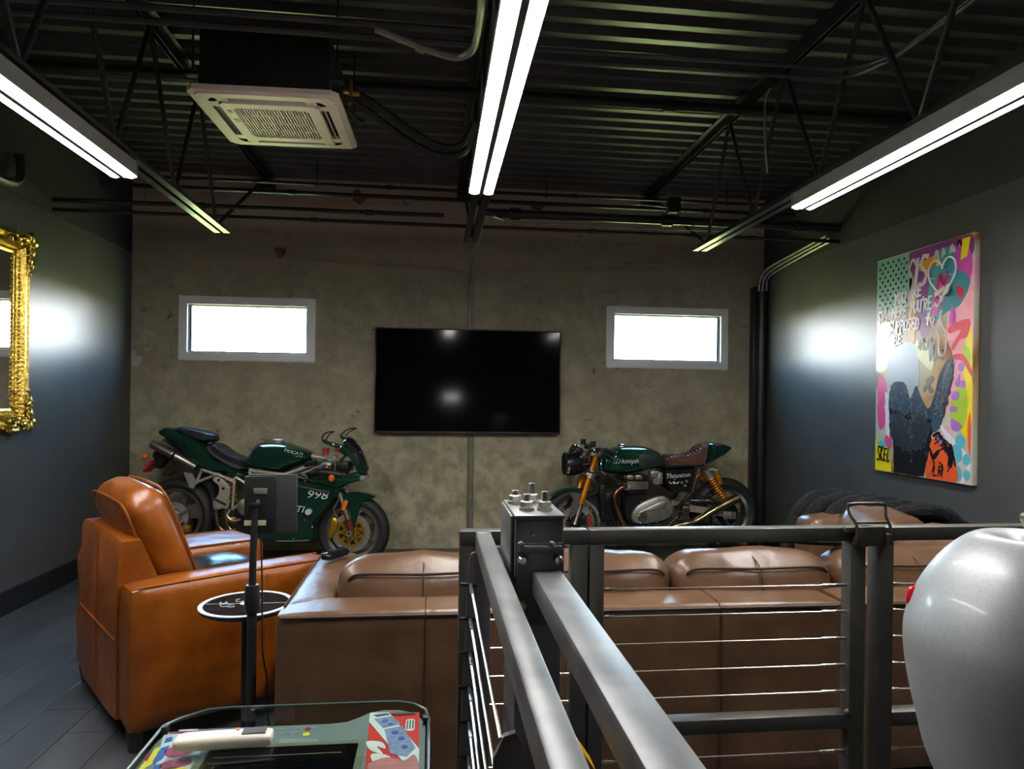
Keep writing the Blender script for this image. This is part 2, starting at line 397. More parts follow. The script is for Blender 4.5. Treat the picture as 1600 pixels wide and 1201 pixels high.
# windows
def window(i, x0, x1, z0, z1, ya, sgn, slide):
    # ya: inner wall face; sgn +1 = outside towards +Y
    f = MB(); w = .072; fy0, fy1 = ya-sgn*.012, ya+sgn*.07
    f.b2(x0, x1, fy0, fy1, z1-w, z1); f.b2(x0, x1, fy0, fy1, z0, z0+w); f.b2(x0, x0+w, fy0, fy1, z0+w, z1-w); f.b2(x1-w, x1, fy0, fy1, z0+w, z1-w)
    fr = struct('window_%d' % i, f, white_pvc, smooth=False)
    # stepped inner sash, glazing bead, glass
    b = MB(); a0, a1, c0, c1 = x0+w, x1-w, z0+w, z1-w; t = .014; y0, y1 = ya+sgn*.02, ya+sgn*.065
    b.b2(a0, a1, y0, y1, c1-t, c1); b.b2(a0, a1, y0, y1, c0, c0+t); b.b2(a0, a0+t, y0, y1, c0+t, c1-t); b.b2(a1-t, a1, y0, y1, c0+t, c1-t)
    obj('window_sash', b, mat('grey_gasket_sash', (.25, .26, .28, 1), .5, noise_=(9, .1)), fr, smooth=False)
    # dark jamb track on one side
    xa = a0+t if slide < 0 else a1-t-.016
    obj('jamb_track', MB().b2(xa, xa+.016, y0, y1, c0+t, c1-t), mat('dark_window_track', (.03, .04, .05, 1), .4, noise_=(9, .1)), fr, smooth=False)
    obj('glass_pane', MB().b2(a0+t, a1-t, ya+sgn*.045, ya+sgn*.051, c0+t, c1-t), win_glass, fr, smooth=False)
    # stool strip across the bottom rail
    obj('window_stool', MB().cbox(x0, x1-.02, fy0-sgn*.006, fy0, z0+.004, z0+w-.012, .002), white_pvc, fr)
    # ragged caulk bead around the frame
    path = []
    for (p, q) in (((x0, z0), (x1, z0)), ((x1, z0), (x1, z1)), ((x1, z1), (x0, z1)), ((x0, z1), (x0, z0))):
        for k in range(26):
            s_ = k/26; path.append((p[0]+(q[0]-p[0])*s_, ya-sgn*.003, p[1]+(q[1]-p[1])*s_))
    path.append(path[0])
    rr = [max(.0035, .0045+.007*max(0, noise.noise(Vector((p[0]*5+i*9, p[2]*5, 2))))+(.01 if random.random() < .05 else 0)) for p in path]
    obj('caulk_bead', MB().tube(path, rr, 6, flat=.9), caulk_m, fr)
window(1, *WIN[0], YB, 1, -1); window(2, *WIN[1], YB, 1, 1); window(3, *WF[0], YF, -1, -1)
gr = struct('ground', MB().b2(-60, 60, YB+.4, 120, -3.4, -3.2), grass, smooth=False)

# ------------------------------------------------------------------ roof joists
JX = (-1.53, .255, 2.04)
JL = ('left steel bar joist, its end over the gold mirror side', 'middle steel bar joist above the central twin tube lamp', 'right steel bar joist, painting side of the ceiling')
JL = ('black open web steel joist nearest the ceiling cassette', 'black open web steel joist along the middle of the deck', 'black open web steel joist nearest the colourful painting')
ZB = EYE+1.17
green_ed = mat('worn_black_joist_paint', (.028, .029, .028, 1), .3, .2, noise_=(9, .3), spec=.6)
for jx, jl in zip(JX, JL):
    r = thing('bar_joist', jl, 'joist', (jx, YB, ZB), 0, 'open web joists under the deck')
    L0, L1 = YF-YB, 0.0; zt = ZC-ZB; zb = 0; end = 5.12-YB
    t = MB()
    for sx in (-1, 1):
        t.b2(sx*.012, sx*.062, L0, L1, zt-.007, zt-.0005); t.b2(sx*.012, sx*.018, L0, L1, zt-.055, zt-.007)
    t.b2(-.065, .065, -.14, -.001, zt-.14, zt-.056)
    obj('top_chord', t, green_ed, r, smooth=False)
    t = MB()
    for sx in (-1, 1):
        t.b2(sx*.012, sx*.055, L0, end, zb, zb+.006); t.b2(sx*.012, sx*.018, L0, end, zb+.006, zb+.05)
    obj('bottom_chord', t, green_ed, r, smooth=False)
    y = -.30; top = True; pts = [(0, -.16, zt-.06), (0, end-.14, zb+.02)]; yy = end-.14; up = True
    while yy > L0+.6:
        yy -= .38; pts.append((0, yy, zt-.03 if up else zb+.03)); up = not up
    for a, b in zip(pts[:-1], pts[1:]): obj('web_bar', MB().bar(a, b, .0135, seg=8), green_ed, r)
# cross bridging angles
# ------------------------------------------------------------------ fluorescent strips
def strip_light(x, y1, label, group=None):
    L = 2.44; r = thing('strip_light', label, 'ceiling light', (x, y1, EYE+1.06), 0, group)
    h = MB(); P = [(-.064, .014), (-.064, .028), (-.058, .034), (-.058, .088), (-.03, .096), (.03, .096), (.058, .088), (.058, .034), (.064, .028), (.064, .014)]
    h.prism(P, -L, -.006, lambda u, v, z: (u, v, z)); obj('housing', h, fix_m, r, smooth=False)
    for sx in (-1, 1):
        m = MB(); pr = [(sx*.0365+.0245*cos(a), .0135-.0125*sin(a)) for a in [pi*k/10 for k in range(11)]]
        m.prism(pr, -L+.01, -.012, lambda u, v, z: (u, v, z)); obj('diffuser_lens', m, lens_m, r)
    obj('centre_spine', MB().b2(-.0115, .0115, -L+.01, -.012, .0005, .015), mat('dark_spine_enamel', (.10, .10, .095, 1), .5, noise_=(6, .1)), r, smooth=False)
    for yy in (-.006, -L):
        obj('end_cap', MB().cbox(-.065, .065, yy-.004, yy+.006, .006, .092, .003), fix_m, r)
    for yy in (-.35, -L+.35):
        obj('hanger_bracket', MB().b2(-.03, .03, yy-.015, yy+.015, .096, .109), fix_m, r, smooth=False)
    return r
SL = [(-1.53, 'lit twin tube strip lamp hanging nearest the ceiling cassette'), (.23, 'lit twin tube strip lamp down the middle of the ceiling'), (2.0, 'lit twin tube strip lamp nearest the colourful painting')]
for x, l in SL:
    strip_light(x, 3.56, l, 'twin tube strip lamps below the joists')

# ------------------------------------------------------------------ pipes and conduits
cond = mat('black_painted_conduit', (.024, .024, .024, 1), .33, .3, noise_=(6, .3), spec=.6)
cond_g = mat('dusty_grey_conduit', (.085, .083, .078, 1), .36, .4, noise_=(6, .2))
def pipe(name, label, paths, r, m=cond, group=None, seg=8, coup=()):
    o = None
    for i, p in enumerate(paths if isinstance(paths[0][0], (tuple, list, Vector)) else [paths]):
        mb = MB().tube(p, r, seg)
        if o is None: o = tag(obj(name, mb, m), label, 'pipe', group)
        else: obj('run', mb, m, o)
    for a, b in coup: obj('coupling', MB().bar(a, b, r*1.35, seg=seg), m, o)
    return o
def bend(pts, n=5): return [tuple(p) for p in smooth_open(pts, n)]
def cx(x, y, z, w=.03): return ((x-w, y, z), (x+w, y, z))
pipe('conduit', 'upper thin black conduit of the pair crossing in front of the concrete', [(XL, 5.2, 2.795), (.06, 5.2, 2.80)], .017, group=None, coup=[cx(-1.7, 5.2, 2.797), cx(-.5, 5.2, 2.799)])
pipe('conduit', 'lower thin black conduit spanning the room below its twin', [(XL, 5.2, 2.725), (XR, 5.2, 2.725)], .014, coup=[cx(-.9, 5.2, 2.725), cx(1.2, 5.2, 2.725), cx(2.5, 5.2, 2.725)])
pipe('sprinkler_pipe', 'thick black pipe crossing from the middle joist to the painting wall', [(.34, 5.2, 2.835), (XR, 5.2, 2.835)], .034, seg=12, coup=[cx(.6, 5.2, 2.835, .04), cx(1.8, 5.2, 2.835, .04), cx(2.9, 5.2, 2.835, .04)])
pipe('conduit', 'high thin conduit on rods nearest the top of the concrete', [(XL, 5.9, 3.205), (XR, 5.9, 3.205)], .014, coup=[cx(-.4, 5.9, 3.205), cx(1.2, 5.9, 3.205)])
pipe('conduit', 'second high conduit just under the rod hung one', [(XL, 5.9, 3.125), (XR, 5.9, 3.125)], .018, coup=[cx(-1.2, 5.9, 3.125), cx(2.4, 5.9, 3.125)])
for x, wh in ((-1.0, 'left'), (.95, 'middle'), (2.6, 'right')):
    tag(obj('hanger_rod', MB().bar((x, 5.9, 3.19), (x, 5.9, ZC+.03), .005, seg=6).b2(x-.012, x+.012, 5.88, 5.92, 3.185, 3.192), cond), wh+' of three thin rods hanging the high conduit from the deck', 'rod', 'rods holding the high conduit')
pipe('conduit', 'twin conduit run passing in front of the cassette box', [bend([(XL, 3.16, 3.10), (-1.2, 3.16, 3.115), (.15, 3.16, 3.11)]), bend([(XL, 3.20, 3.065), (-1.2, 3.2, 3.075), (.15, 3.2, 3.07)])], .016, cond_g)
pipe('conduit', 'conduit running from middle lamp to right lamp and curving up', [bend([(.32, 3.16, 3.05), (1.4, 3.16, 3.06), (1.95, 3.16, 3.065), (2.13, 3.05, 3.07), (2.17, 2.8, 3.08), (2.18, 1.2, 3.09)]), bend([(.32, 3.19, 3.015), (1.4, 3.19, 3.025), (1.95, 3.19, 3.03), (2.10, 3.05, 3.035), (2.14, 2.8, 3.045), (2.15, 1.2, 3.05)])], .011, cond_g)
pipe('sprinkler_pipe', 'thick black pipe tight under the deck behind the cassette', [(XL, 4.32, 3.345), (XR, 4.32, 3.345)], .032, seg=12, coup=[cx(-.6, 4.32, 3.345, .04), cx(1.5, 4.32, 3.345, .04)])
silver_c = mat('galvanised_conduit', (.36, .35, .32, 1), .36, .7, noise_=(8, .2))
pipe('conduit', 'grey wall conduit dropping from the lamp end to the floor behind the television', [bend([(.305, 4.55, 2.60), (.31, 5.2, 2.60), (.315, 6.2, 2.62), (.325, 6.43, 2.52), (.328, 6.455, 2.3)], 6)+[(.335, 6.46, .01)]], .013, silver_c,
     coup=[((.33, 6.46, 2.16), (.33, 6.46, 2.10)), ((.335, 6.46, .36), (.335, 6.46, .30))])
pipe('conduit', 'thinner conduit beside the wall conduit below the television', [(.37, 6.462, 1.09), (.372, 6.462, .01)], .008, silver_c)
pipe('conduit', 'pale conduit with an elbow beside the middle lamp', [bend([(.15, 2.15, 3.02), (.165, 2.5, 3.0), (.165, 2.95, 2.985), (.13, 3.10, 2.975), (.02, 3.13, 2.98), (-.28, 3.10, 3.06)], 6)], .017, silver_c, coup=[((.165, 2.6, 2.998), (.165, 2.68, 2.996)), ((-.06, 3.126, 2.995), (-.1, 3.122, 3.007))])
ins = mat('black_pipe_insulation', (.012, .012, .012, 1), .45, noise_=(40, .4), bump=(60, .6))
pipe('refrigerant_line', 'lumpy insulated lines sagging from the cassette to the middle joist', [bend([(-.44, 3.62, 3.0), (-.33, 3.66, 2.96), (-.15, 3.72, 2.86), (.02, 3.78, 2.80), (.14, 3.80, 2.83), (.2, 3.8, 2.95)], 8), bend([(-.44, 3.66, 2.965), (-.33, 3.70, 2.91), (-.15, 3.76, 2.81), (.02, 3.82, 2.765), (.15, 3.84, 2.80), (.21, 3.84, 2.95)], 8)], .021, ins)
v = thing('valve', 'brass valve where the insulated lines meet the cassette', 'valve', (-.455, 3.60, 2.99))
obj('valve_body', MB().bar((-.03, 0, 0), (.05, .02, 0), .014), mat('brass', (.7, .42, .08, 1), .3, 1., noise_=(20, .1)), v); obj('valve_stem', MB().bar((.01, 0, -.02), (.01, 0, .05), .009).bar((.01, -.02, .05), (.01, .02, .05), .006), MATS['brass'], v)
# left wall pipe with elbow
pipe('conduit', 'elbowed conduit high on the mirror wall', [bend([(XL+.04, 3.4, 2.72), (XL+.04, 4.3, 2.73), (XL+.04, 4.62, 2.74), (XL+.05, 4.72, 2.80), (XL+.03, 4.75, 2.95)], 5)], .026)
# corner pipe on the right + conduits curving over it
dp = thing('downpipe', 'black downpipe in the corner beside the painting wall', 'pipe', (3.195, 6.40, 0))
obj('pipe_shaft', MB().tube([(0, 0, 0), (0, 0, 2.60)], .05, 16), cond, dp)
for z in (.9, 2.42): obj('pipe_coupling', MB().tube([(0, 0, z), (0, 0, z+.09)], .056, 16), cond, dp)
obj('corner_channel', MB().cbox(-.09, -.045, -.02, .075, 0, 2.55, .004), cond, dp)
for k in range(3):
    pipe('conduit', ('outer', 'middle', 'inner')[k] + ' of three grey conduits bending from corner to the crossing pipe', [bend([(3.14+.035*k, 6.36-.01*k, 2.50), (3.14+.035*k, 6.33, 2.60), (3.145+.03*k, 6.18, 2.69-.02*k), (3.16+.03*k, 5.7, 2.74-.015*k), (3.17+.03*k, 5.26, 2.78-.015*k)], 6)], .011, silver_c)
# loose grey cable and boxes near lamp end
pipe('flex_cable', 'thin cable hanging beside the right joist web', [bend([(1.98, 3.9, 3.30), (1.95, 3.9, 3.2), (1.955, 3.9, 2.95), (1.98, 3.92, 2.80)], 6)], .006, silver_c)
pipe('flex_cable', 'looped thin wires at the end of the middle lamp', [bend([(.36, 4.9, 2.76), (.30, 4.85, 2.73), (.36, 4.8, 2.70), (.42, 4.85, 2.72), (.40, 4.95, 2.745), (.6, 5.16, 2.76), (1.0, 5.17, 2.765), (1.6, 5.17, 2.755), (2.4, 5.17, 2.765)], 6)], .005, silver_c)
jb = thing('junction_box', 'black beam clamp box beside the right joist end', 'box', (1.98, 5.55, 3.06))
obj('box_body', MB().cbox(-.05, .05, -.04, .04, -.07, .06, .006), cond, jb); obj('box_top', MB().cbox(-.06, .06, -.05, .05, .06, .10, .006), mat('grey_box', (.12, .12, .12, 1), .5, noise_=(9, .1)), jb)
obj('box_wire', MB().tube(bend([(-.05, 0, -.02), (-.2, 0, -.01), (-.35, .02, .0)]), .006), silver_c, jb)

# ------------------------------------------------------------------ ceiling cassette
ac = thing('ceiling_cassette', 'square white cassette air conditioner with dark casing hanging from the deck', 'air conditioner', (-.835, 3.765, EYE+1.455), radians(-1.5))
obj('casing', MB().cbox(-.31, .31, -.31, .31, .03, .335, .006), mat('dark_foil_casing', (.012, .012, .011, 1), .45, noise_=(4, .25)), ac)
pn = MB(); hw = .36
def ring(mb, o, i, z0, z1, co=.05):
    def octa(h, c): return [(-h+c, -h), (h-c, -h), (h, -h+c), (h, h-c), (h-c, h), (-h+c, h), (-h, h-c), (-h, -h+c)]
    a, b = octa(o, co), octa(i, min(co, i*.4)); n = 8
    vs = [(p[0], p[1], z0) for p in a]+[(p[0], p[1], z0) for p in b]+[(p[0], p[1], z1) for p in a]+[(p[0], p[1], z1) for p in b]
    fs = []
    for k in range(n):
        l = (k+1) % n; fs += [(k, l, n+l, n+k), (2*n+k, 3*n+k, 3*n+l, 2*n+l), (k, 2*n+k, 2*n+l, l), (n+k, n+l, 3*n+l, 3*n+k)]
    mb.add(vs, fs)
ring(pn, .36, .335, .010, .035, .035); ring(pn, .335, .288, .0, .03, .03)
obj('panel_rim', pn, ac_white, ac)
p2 = MB(); ring(p2, .243, .190, -.006, .02, .022); obj('grille_surround', p2, ac_white, ac)
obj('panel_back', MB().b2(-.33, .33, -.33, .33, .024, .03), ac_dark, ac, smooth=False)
for k in range(4):
    a = k*pi/2; M = Matrix.Rotation(a, 4, 'Z'); lv = MB().box((0, 0, 0), (.38, .018, .005), Matrix.Rotation(.9, 3, 'X'))
    lv.v = [tuple(M @ (Vector(q)+Vector((0, -.264, .010)))) for q in lv.v]; obj('louvre', lv, ac_white, ac, smooth=False)
    for sg in (-1, 1):
        e_ = MB().box((0, 0, 0), (.105, .044, .018)); e_.v = [tuple(M @ (Vector(q)+Vector((sg*.240, -.2655, .010)))) for q in e_.v]; obj('louvre_end', e_, ac_white, ac, smooth=False)
for k in range(26):
    x = -.185+k*.0148; obj('grille_slat', MB().box((x, 0, .006), (.006, .385, .014)), ac_white, ac, smooth=False)
for yy in (-.095, 0, .095): obj('grille_rib', MB().box((0, yy, .004), (.385, .006, .014)), ac_white, ac, smooth=False)
obj('sensor_window', MB().b2(-.222, -.205, -.16, -.13, -.009, -.005), blk_plastic, ac, smooth=False)
obj('status_badge', MB().b2(-.225, -.20, -.05, -.015, -.008, -.005), mat('grey_badge', (.25, .24, .22, 1), .4, noise_=(9, .1)), ac, smooth=False)
for sx in (-1, 1):
    for sy in (-1, 1):
        obj('threaded_rod', MB().bar((sx*.345, sy*.29, .10), (sx*.345, sy*.29, ZC-EYE-1.455), .005, seg=6), cond, ac)
        obj('hanging_lug', MB().cbox(sx*.31-.0, sx*.375, sy*.29-.02, sy*.29+.02, .10, .108, .002).b2(sx*.31, sx*.316, sy*.29-.02, sy*.29+.02, .06, .10), mat('dusty_lug', (.10, .09, .08, 1), .5, .5, noise_=(20, .3)), ac)
obj('drain_port', MB().tube(bend([(.31, -.1, .07), (.36, -.08, .06), (.40, -.05, .02), (.43, 0, .03)]), .014), ins, ac)

# ------------------------------------------------------------------ television
tv = thing('television', 'large black wall mounted television on the concrete wall', 'television', (.322, 6.40, 1.575))
w, h = .868, .488
obj('chassis', MB().cbox(-w, w, -.012, .018, -h, h, .006).cbox(-.45, .45, .018, .05, -.3, .2, .01), blk_plastic, tv)
obj('screen', MB().b2(-w+.012, w-.012, -.0145, -.012, -h+.02, h-.012), blk_gloss, tv, smooth=False)
bz = MB(); bz.cbox(-w, w, -.017, -.010, -h, -h+.018, .002).cbox(-w, w, -.017, -.010, h-.009, h, .002).cbox(-w, -w+.009, -.017, -.010, -h, h, .002).cbox(w-.009, w, -.017, -.010, -h, h, .002)
obj('bezel', bz, mat('dark_bezel', (.02, .02, .021, 1), .3, .3, noise_=(20, .1)), tv)
obj('wall_bracket', MB().b2(-.3, .3, .05, .079, -.2, .15), blk_plastic, tv, smooth=False)
obj('receiver_bar', MB().cbox(-.05, .05, -.016, .0, -h-.008, -h, .002), blk_plastic, tv)

# ------------------------------------------------------------------ gilt mirror
mi = thing('mirror', 'ornate gilt framed mirror hanging on the left wall', 'mirror', (XL, 4.10, 1.815))
hy, hz, fw = .765, .63, .13
for (y0, y1, z0, z1, vert) in ((-hy, hy, hz-fw, hz, 0), (-hy, hy, -hz, -hz+fw, 0), (-hy, -hy+fw, -hz, hz, 1), (hy-fw, hy, -hz, hz, 1)):
    mb = MB(); cpy, cpz = (y0+y1)/2, (z0+z1)/2
    sg = 1 if (cpy > .3 or cpz > .3) else -1
    # moulded profile, swept along the rail: from outer edge to inner edge
    P = [(0, 0), (0, .035), (.018, .045), (.03, .028), (.055, .05), (.08, .055), (.098, .03), (.108, .034), (.118, .018), (fw, .014), (fw, 0)]
    vs = []
    e0, e1 = (-1, 1)
    n = len(P)
    for e in (e0, e1):
        for (a, d) in P:
            if vert: vs.append((d, (hy-a)*sg, e*(hz-a)))
            else: vs.append((d, e*(hy-a), (hz-a)*sg))
    mb.add(vs, [tuple(range(n)), tuple(range(n, 2*n))]+[(i, (i+1) % n, n+(i+1) % n, n+i) for i in range(n)])
    obj('frame_rail', mb, gold_leaf, mi, ang=25)
    bd = MB(); L = (hz if vert else hy)-.14; k = -L
    while k < L:
        bd.ball((.034, sg*(hy-.112), k) if vert else (.034, k, sg*(hz-.112)), .0085, 5); k += .026
    obj('bead_row', bd, gold_leaf, mi, kind='stuff')
for sy in (-1, 1):
    for sz in (-1, 1):
        cm = MB(); rnd = random.Random(5)
        for arm in (0, 1):
            for k in range(9):
                a = .01+.03*k; wob = .03+.022*sin(k*1.9)
                y_, z_ = (hy-wob-.01, hz-a) if arm else (hy-a, hz-wob-.01)
                s_ = .026*(1-k/14)
                cm.ball((.055+.01*cos(k*2.3), sy*y_, sz*z_), s_, 6, (.8, 1.1 if arm else 1.5, 1.5 if arm else 1.1))
                cm.ball((.06, sy*(y_+(.03 if arm else .012)), sz*(z_+(.012 if arm else .03))), s_*.55, 5)
        for t in range(3):
            cm.tube([(.065, sy*(hy-.05+.03*cos(q)*(1-q/7)), sz*(hz-.05-.04*t+.03*sin(q)*(1-q/7))) for q in [j*.5 for j in range(11)]], .007, 6)
        obj('corner_ornament', cm, gold_leaf, mi)
obj('mirror_glass', MB().b2(.004, .010, -hy+fw-.004, hy-fw+.004, -hz+fw-.004, hz-fw+.004), mirror_m, mi, smooth=False)
obj('foot_ornament', MB().ball((.05, .58, -hz-.01), .03, 8, (.8, 2.2, .7)), gold_leaf, mi)
# ------------------------------------------------------------------ motorcycles
F = lambda u, v, z: (u, -v, z)          # u along the machine, v towards the room
def tyre_prof(R, tw, rim):              # closed cross-section (radius, offset)
    n = 9; pr = [(rim-.004, -tw*.36)]
    for k in range(n):
        a = -pi/2+pi*k/(n-1); pr.append((R-(R-rim)*.62*(1-cos(a)), tw/2*sin(a)*(1 if abs(sin(a)) < .99 else .98)))
    return pr+[(rim-.004, tw*.36)]
def disc(mb, u, z, r0, r1, v, th=.005, seg=36):
    return mb.lathe([(r0, -v-th/2), (r1, -v-th/2), (r1, -v+th/2), (r0, -v+th/2)], (u, 0, z), 'y', seg, True)
def wheel(root, u, z, R, rimr, tw, name):
    w = obj(name, MB().lathe([(rimr-.028, -tw*.33), (rimr-.004, -tw*.40), (rimr, -tw*.36), (rimr-.012, -tw*.2), (rimr-.02, 0), (rimr-.012, tw*.2), (rimr, tw*.36), (rimr-.004, tw*.40), (rimr-.028, tw*.33), (rimr-.034, 0)], (u, 0, z), 'y', 48, True), rim_m, root)
    obj('tyre', MB().lathe(tyre_prof(R, tw, rimr), (u, 0, z), 'y', 56, True), rubber, w)
    return w
def cast_spokes(w, u, z, r0, r1, n, m, wd=.022, a0=.3):
    for k in range(n):
        a = a0+2*pi*k/n; e = Vector((cos(a), 0, sin(a))); q = Vector((-sin(a), 0, cos(a))); P = Vector((u, 0, z)); mb = MB(); vs = []
        for rr, ww, th in ((r0, wd*1.3, .05), ((r0+r1)/2, wd*.9, .035), (r1, wd*1.2, .04)):
            for sq, sv in ((-1, -1), (1, -1), (1, 1), (-1, 1)): vs.append(P+e*rr+q*ww*sq*.5+Vector((0, sv*th/2, 0)))
        mb.add(vs, [(0, 1, 2, 3), (8, 9, 10, 11)]+[(b+i, b+(i+1) % 4, b+4+(i+1) % 4, b+4+i) for b in (0, 4) for i in range(4)])
        obj('spoke', mb, m, w, smooth=False)
def spring(mb, p, q, R, r, turns, seg=10):
    p, q = Vector(p), Vector(q); d = (q-p); n = d.cross(Vector((0, 1, 0))).normalized(); b = d.normalized().cross(n); N = int(turns*seg)
    return mb.tube([p+d*(k/N)+(n*cos(2*pi*k/seg)+b*sin(2*pi*k/seg))*R for k in range(N+1)], r, 6)

# ---- sport bike: origin under the rear axle
sb = thing('sport_motorcycle', 'dark green faired sport motorcycle with gold brake discs below the left window', 'motorcycle', (-2.08, 6.02, 0), math.atan2(-.22, 1.41))
RZ, FU, FZ = .412, 1.445, .305
rw = wheel(sb, -.035, RZ, .318, .228, .185, 'rear_wheel')
cast_spokes(rw, -.035, RZ, .05, .205, 5, rim_m, .05, 1.25)
obj('hub', MB().lathe([(0, -.09), (.05, -.09), (.06, -.05), (.06, .05), (.05, .09), (0, .09)], (-.035, 0, RZ), 'y', 20), alu, rw)
obj('brake_disc', disc(MB(), -.035, RZ, .06, .115, .075), alu_lt, rw)
obj('sprocket_carrier', MB().lathe([(.02, -.115), (.045, -.115), (.05, -.07), (.02, -.07)], (-.035, 0, RZ), 'y', 12, True).bar((.02, -.1, RZ+.02), (.09, -.1, RZ+.06), .012), alu, rw)
obj('brake_caliper', MB().cbox(.015, .105, -.12, -.06, RZ-.13, RZ-.07, .012), gold_m, rw)
fwh = wheel(sb, FU, FZ, .303, .222, .125, 'front_wheel')
cast_spokes(fwh, FU, FZ, .04, .205, 6, rim_m, .03, .5)
for v in (-.075, .075):
    obj('brake_disc', disc(MB(), FU, FZ, .118, .160, v, .006, 44), alu, fwh)
    cz_ = MB(); disc(cz_, FU, FZ, .03, .048, v, .01, 24); disc(cz_, FU, FZ, .100, .118, v, .008, 36)
    for k in range(9):
        a = 2*pi*k/9
        for da in (-.32, .32):
            cz_.bar((FU+.046*cos(a), -v, FZ+.046*sin(a)), (FU+.105*cos(a+da), -v, FZ+.105*sin(a+da)), .0075, seg=5)
        cz_.lathe([(0, -v-.008), (.011, -v-.008), (.011, -v+.008), (0, -v+.008)], (FU+.112*cos(a), 0, FZ+.112*sin(a)), 'y', 8)
    obj('disc_carrier', cz_, gold_m, fwh)
    obj('brake_caliper', MB().pillow([(1.255, .275), (1.285, .25), (1.318, .30), (1.345, .375), (1.33, .42), (1.30, .435), (1.275, .37)], .02, F, .2, 3, 5, 2, v*1.2), gold_m, fwh)
obj('axle_nut', MB().lathe([(.012, -.135), (.024, -.135), (.024, .135), (.012, .135)], (FU, 0, FZ), 'y', 12, True), alu, fwh)
for v in (-.10, .10):
    lg = obj('fork_leg', MB().tube([F(1.236, v, .84), F(1.345, v, .63)], .028, 14), gold_m, sb)
    obj('fork_slider', MB().tube([F(1.345, v, .635), F(1.43, v, .40), F(1.455, v, FZ)], [.024, .022, .02], 12), titan, lg)
    obj('fork_foot', MB().tube([F(1.425, v, .42), F(1.452, v, .315)], [.029, .026], 12), mat('dark_red_fork_foot', (.16, .03, .02, 1), .4, .4, noise_=(20, .2)), lg)
    obj('reflector', MB().box(F(1.405, v*1.33, .535), (.032, .006, .085), Matrix.Rotation(radians(20), 3, 'Y')), amber, lg, smooth=False)
obj('front_fender', MB().pillow([(1.376, .612), (1.461, .634), (1.567, .621), (1.631, .591), (1.557, .574), (1.528, .555), (1.506, .442), (1.475, .347), (1.448, .357), (1.431, .461), (1.377, .544)], lambda u, z: .085 if z < .5 else .075, F, .12, 4, 7, 3), green_p, sb)
# fairing: two curved side panels and the nose
fair = [(.645, .756), (.804, .773), (1.027, .752), (1.115, .745), (1.25, .725), (1.385, .680), (1.345, .60), (1.285, .53), (1.218, .433), (1.183, .404), (1.165, .31), (1.142, .211), (.854, .222), (.651, .245), (.578, .321), (.590, .40), (.612, .520), (.632, .635)]
fo = obj('side_fairing', MB().pillow(fair, lambda u, z: .215-.05*max(0, (u-1.0)/.4)-.06*max(0, (.45-z)/.25), F, .10, 4, 9, 3), green_p, sb)
obj('fairing_recess', MB().pillow([(.86, .70), (1.05, .71), (1.30, .655), (1.27, .64), (1.03, .69), (.86, .68)], .014, F, .4, 2, 5, 2, .198), blk_plastic, fo)
for u, z in ((1.10, .735), (1.345, .665), (1.155, .36), (1.10, .42), (1.0, .26)):
    obj('fairing_screw', MB().lathe([(0, -.222+.05*max(0, (u-1.0)/.4)+.06*max(0, (.45-z)/.25)), (.007, -.218+.05*max(0, (u-1)/.4)+.06*max(0, (.45-z)/.25)), (.007, -.12)], (u, 0, z), 'y', 8), chrome, fo)
obj('fairing_seam', MB().tube([F(.86, .182, .243), F(1.0, .182, .247), F(1.13, .17, .252)], .004, 6), alu_lt, fo)
ns = obj('nose_fairing', MB().pillow([(1.06, .735), (1.12, .775), (1.22, .785), (1.30, .772), (1.41, .78), (1.50, .81), (1.561, .774), (1.547, .738), (1.425, .70), (1.354, .668), (1.223, .70)], lambda u, z: .20-.11*max(0, (u-1.25)/.3), F, .22, 3, 9, 3), green_p, sb)
obj('head_lamp', MB().pillow([(1.50, .775), (1.562, .772), (1.555, .742), (1.51, .735)], .085, F, .2, 3, 5, 2), mat('clear_lamp', (.5, .5, .48, 1), .1, .3, noise_=(20, .1)), ns)
obj('upper_cowl', MB().pillow([(1.335, 1.03), (1.397, 1.035), (1.44, 1.0), (1.478, .965), (1.53, .86), (1.556, .785), (1.50, .775), (1.475, .84), (1.42, .93), (1.36, .97)], lambda u, z: .15-.12*max(0, (u-1.38)/.2), F, .25, 3, 9, 3), green_p, sb)
obj('windscreen', MB().pillow([(1.36, 1.055), (1.395, 1.085), (1.43, 1.045), (1.50, .97), (1.565, .825), (1.54, .815), (1.47, .955)], lambda u, z: .11-.06*max(0, (u-1.4)/.16), F, .2, 3, 7, 3), mat('smoked_screen', (.02, .022, .024, 1), .08, noise_=(9, .1)), sb)
for s_ in (-1, 1):
    mr = obj('mirror_stalk', MB().pillow([(1.25, 1.085), (1.30, 1.065), (1.375, 1.045), (1.40, 1.02), (1.377, 1.008), (1.30, 1.03), (1.25, 1.06)], .022, F, .3, 3, 5, 2, s_*.25), green_p, sb)
    obj('mirror_head', MB().tube(bend([F(1.252, s_*.26, 1.085), F(1.275, s_*.29, 1.115), F(1.315, s_*.31, 1.137), F(1.372, s_*.33, 1.145)], 4), [.006]*12+[.004], 6).tube(bend([F(1.29, s_*.27, 1.075), F(1.31, s_*.29, 1.105), F(1.34, s_*.31, 1.128), F(1.372, s_*.33, 1.145)], 4), .005, 6), blk_plastic, mr)
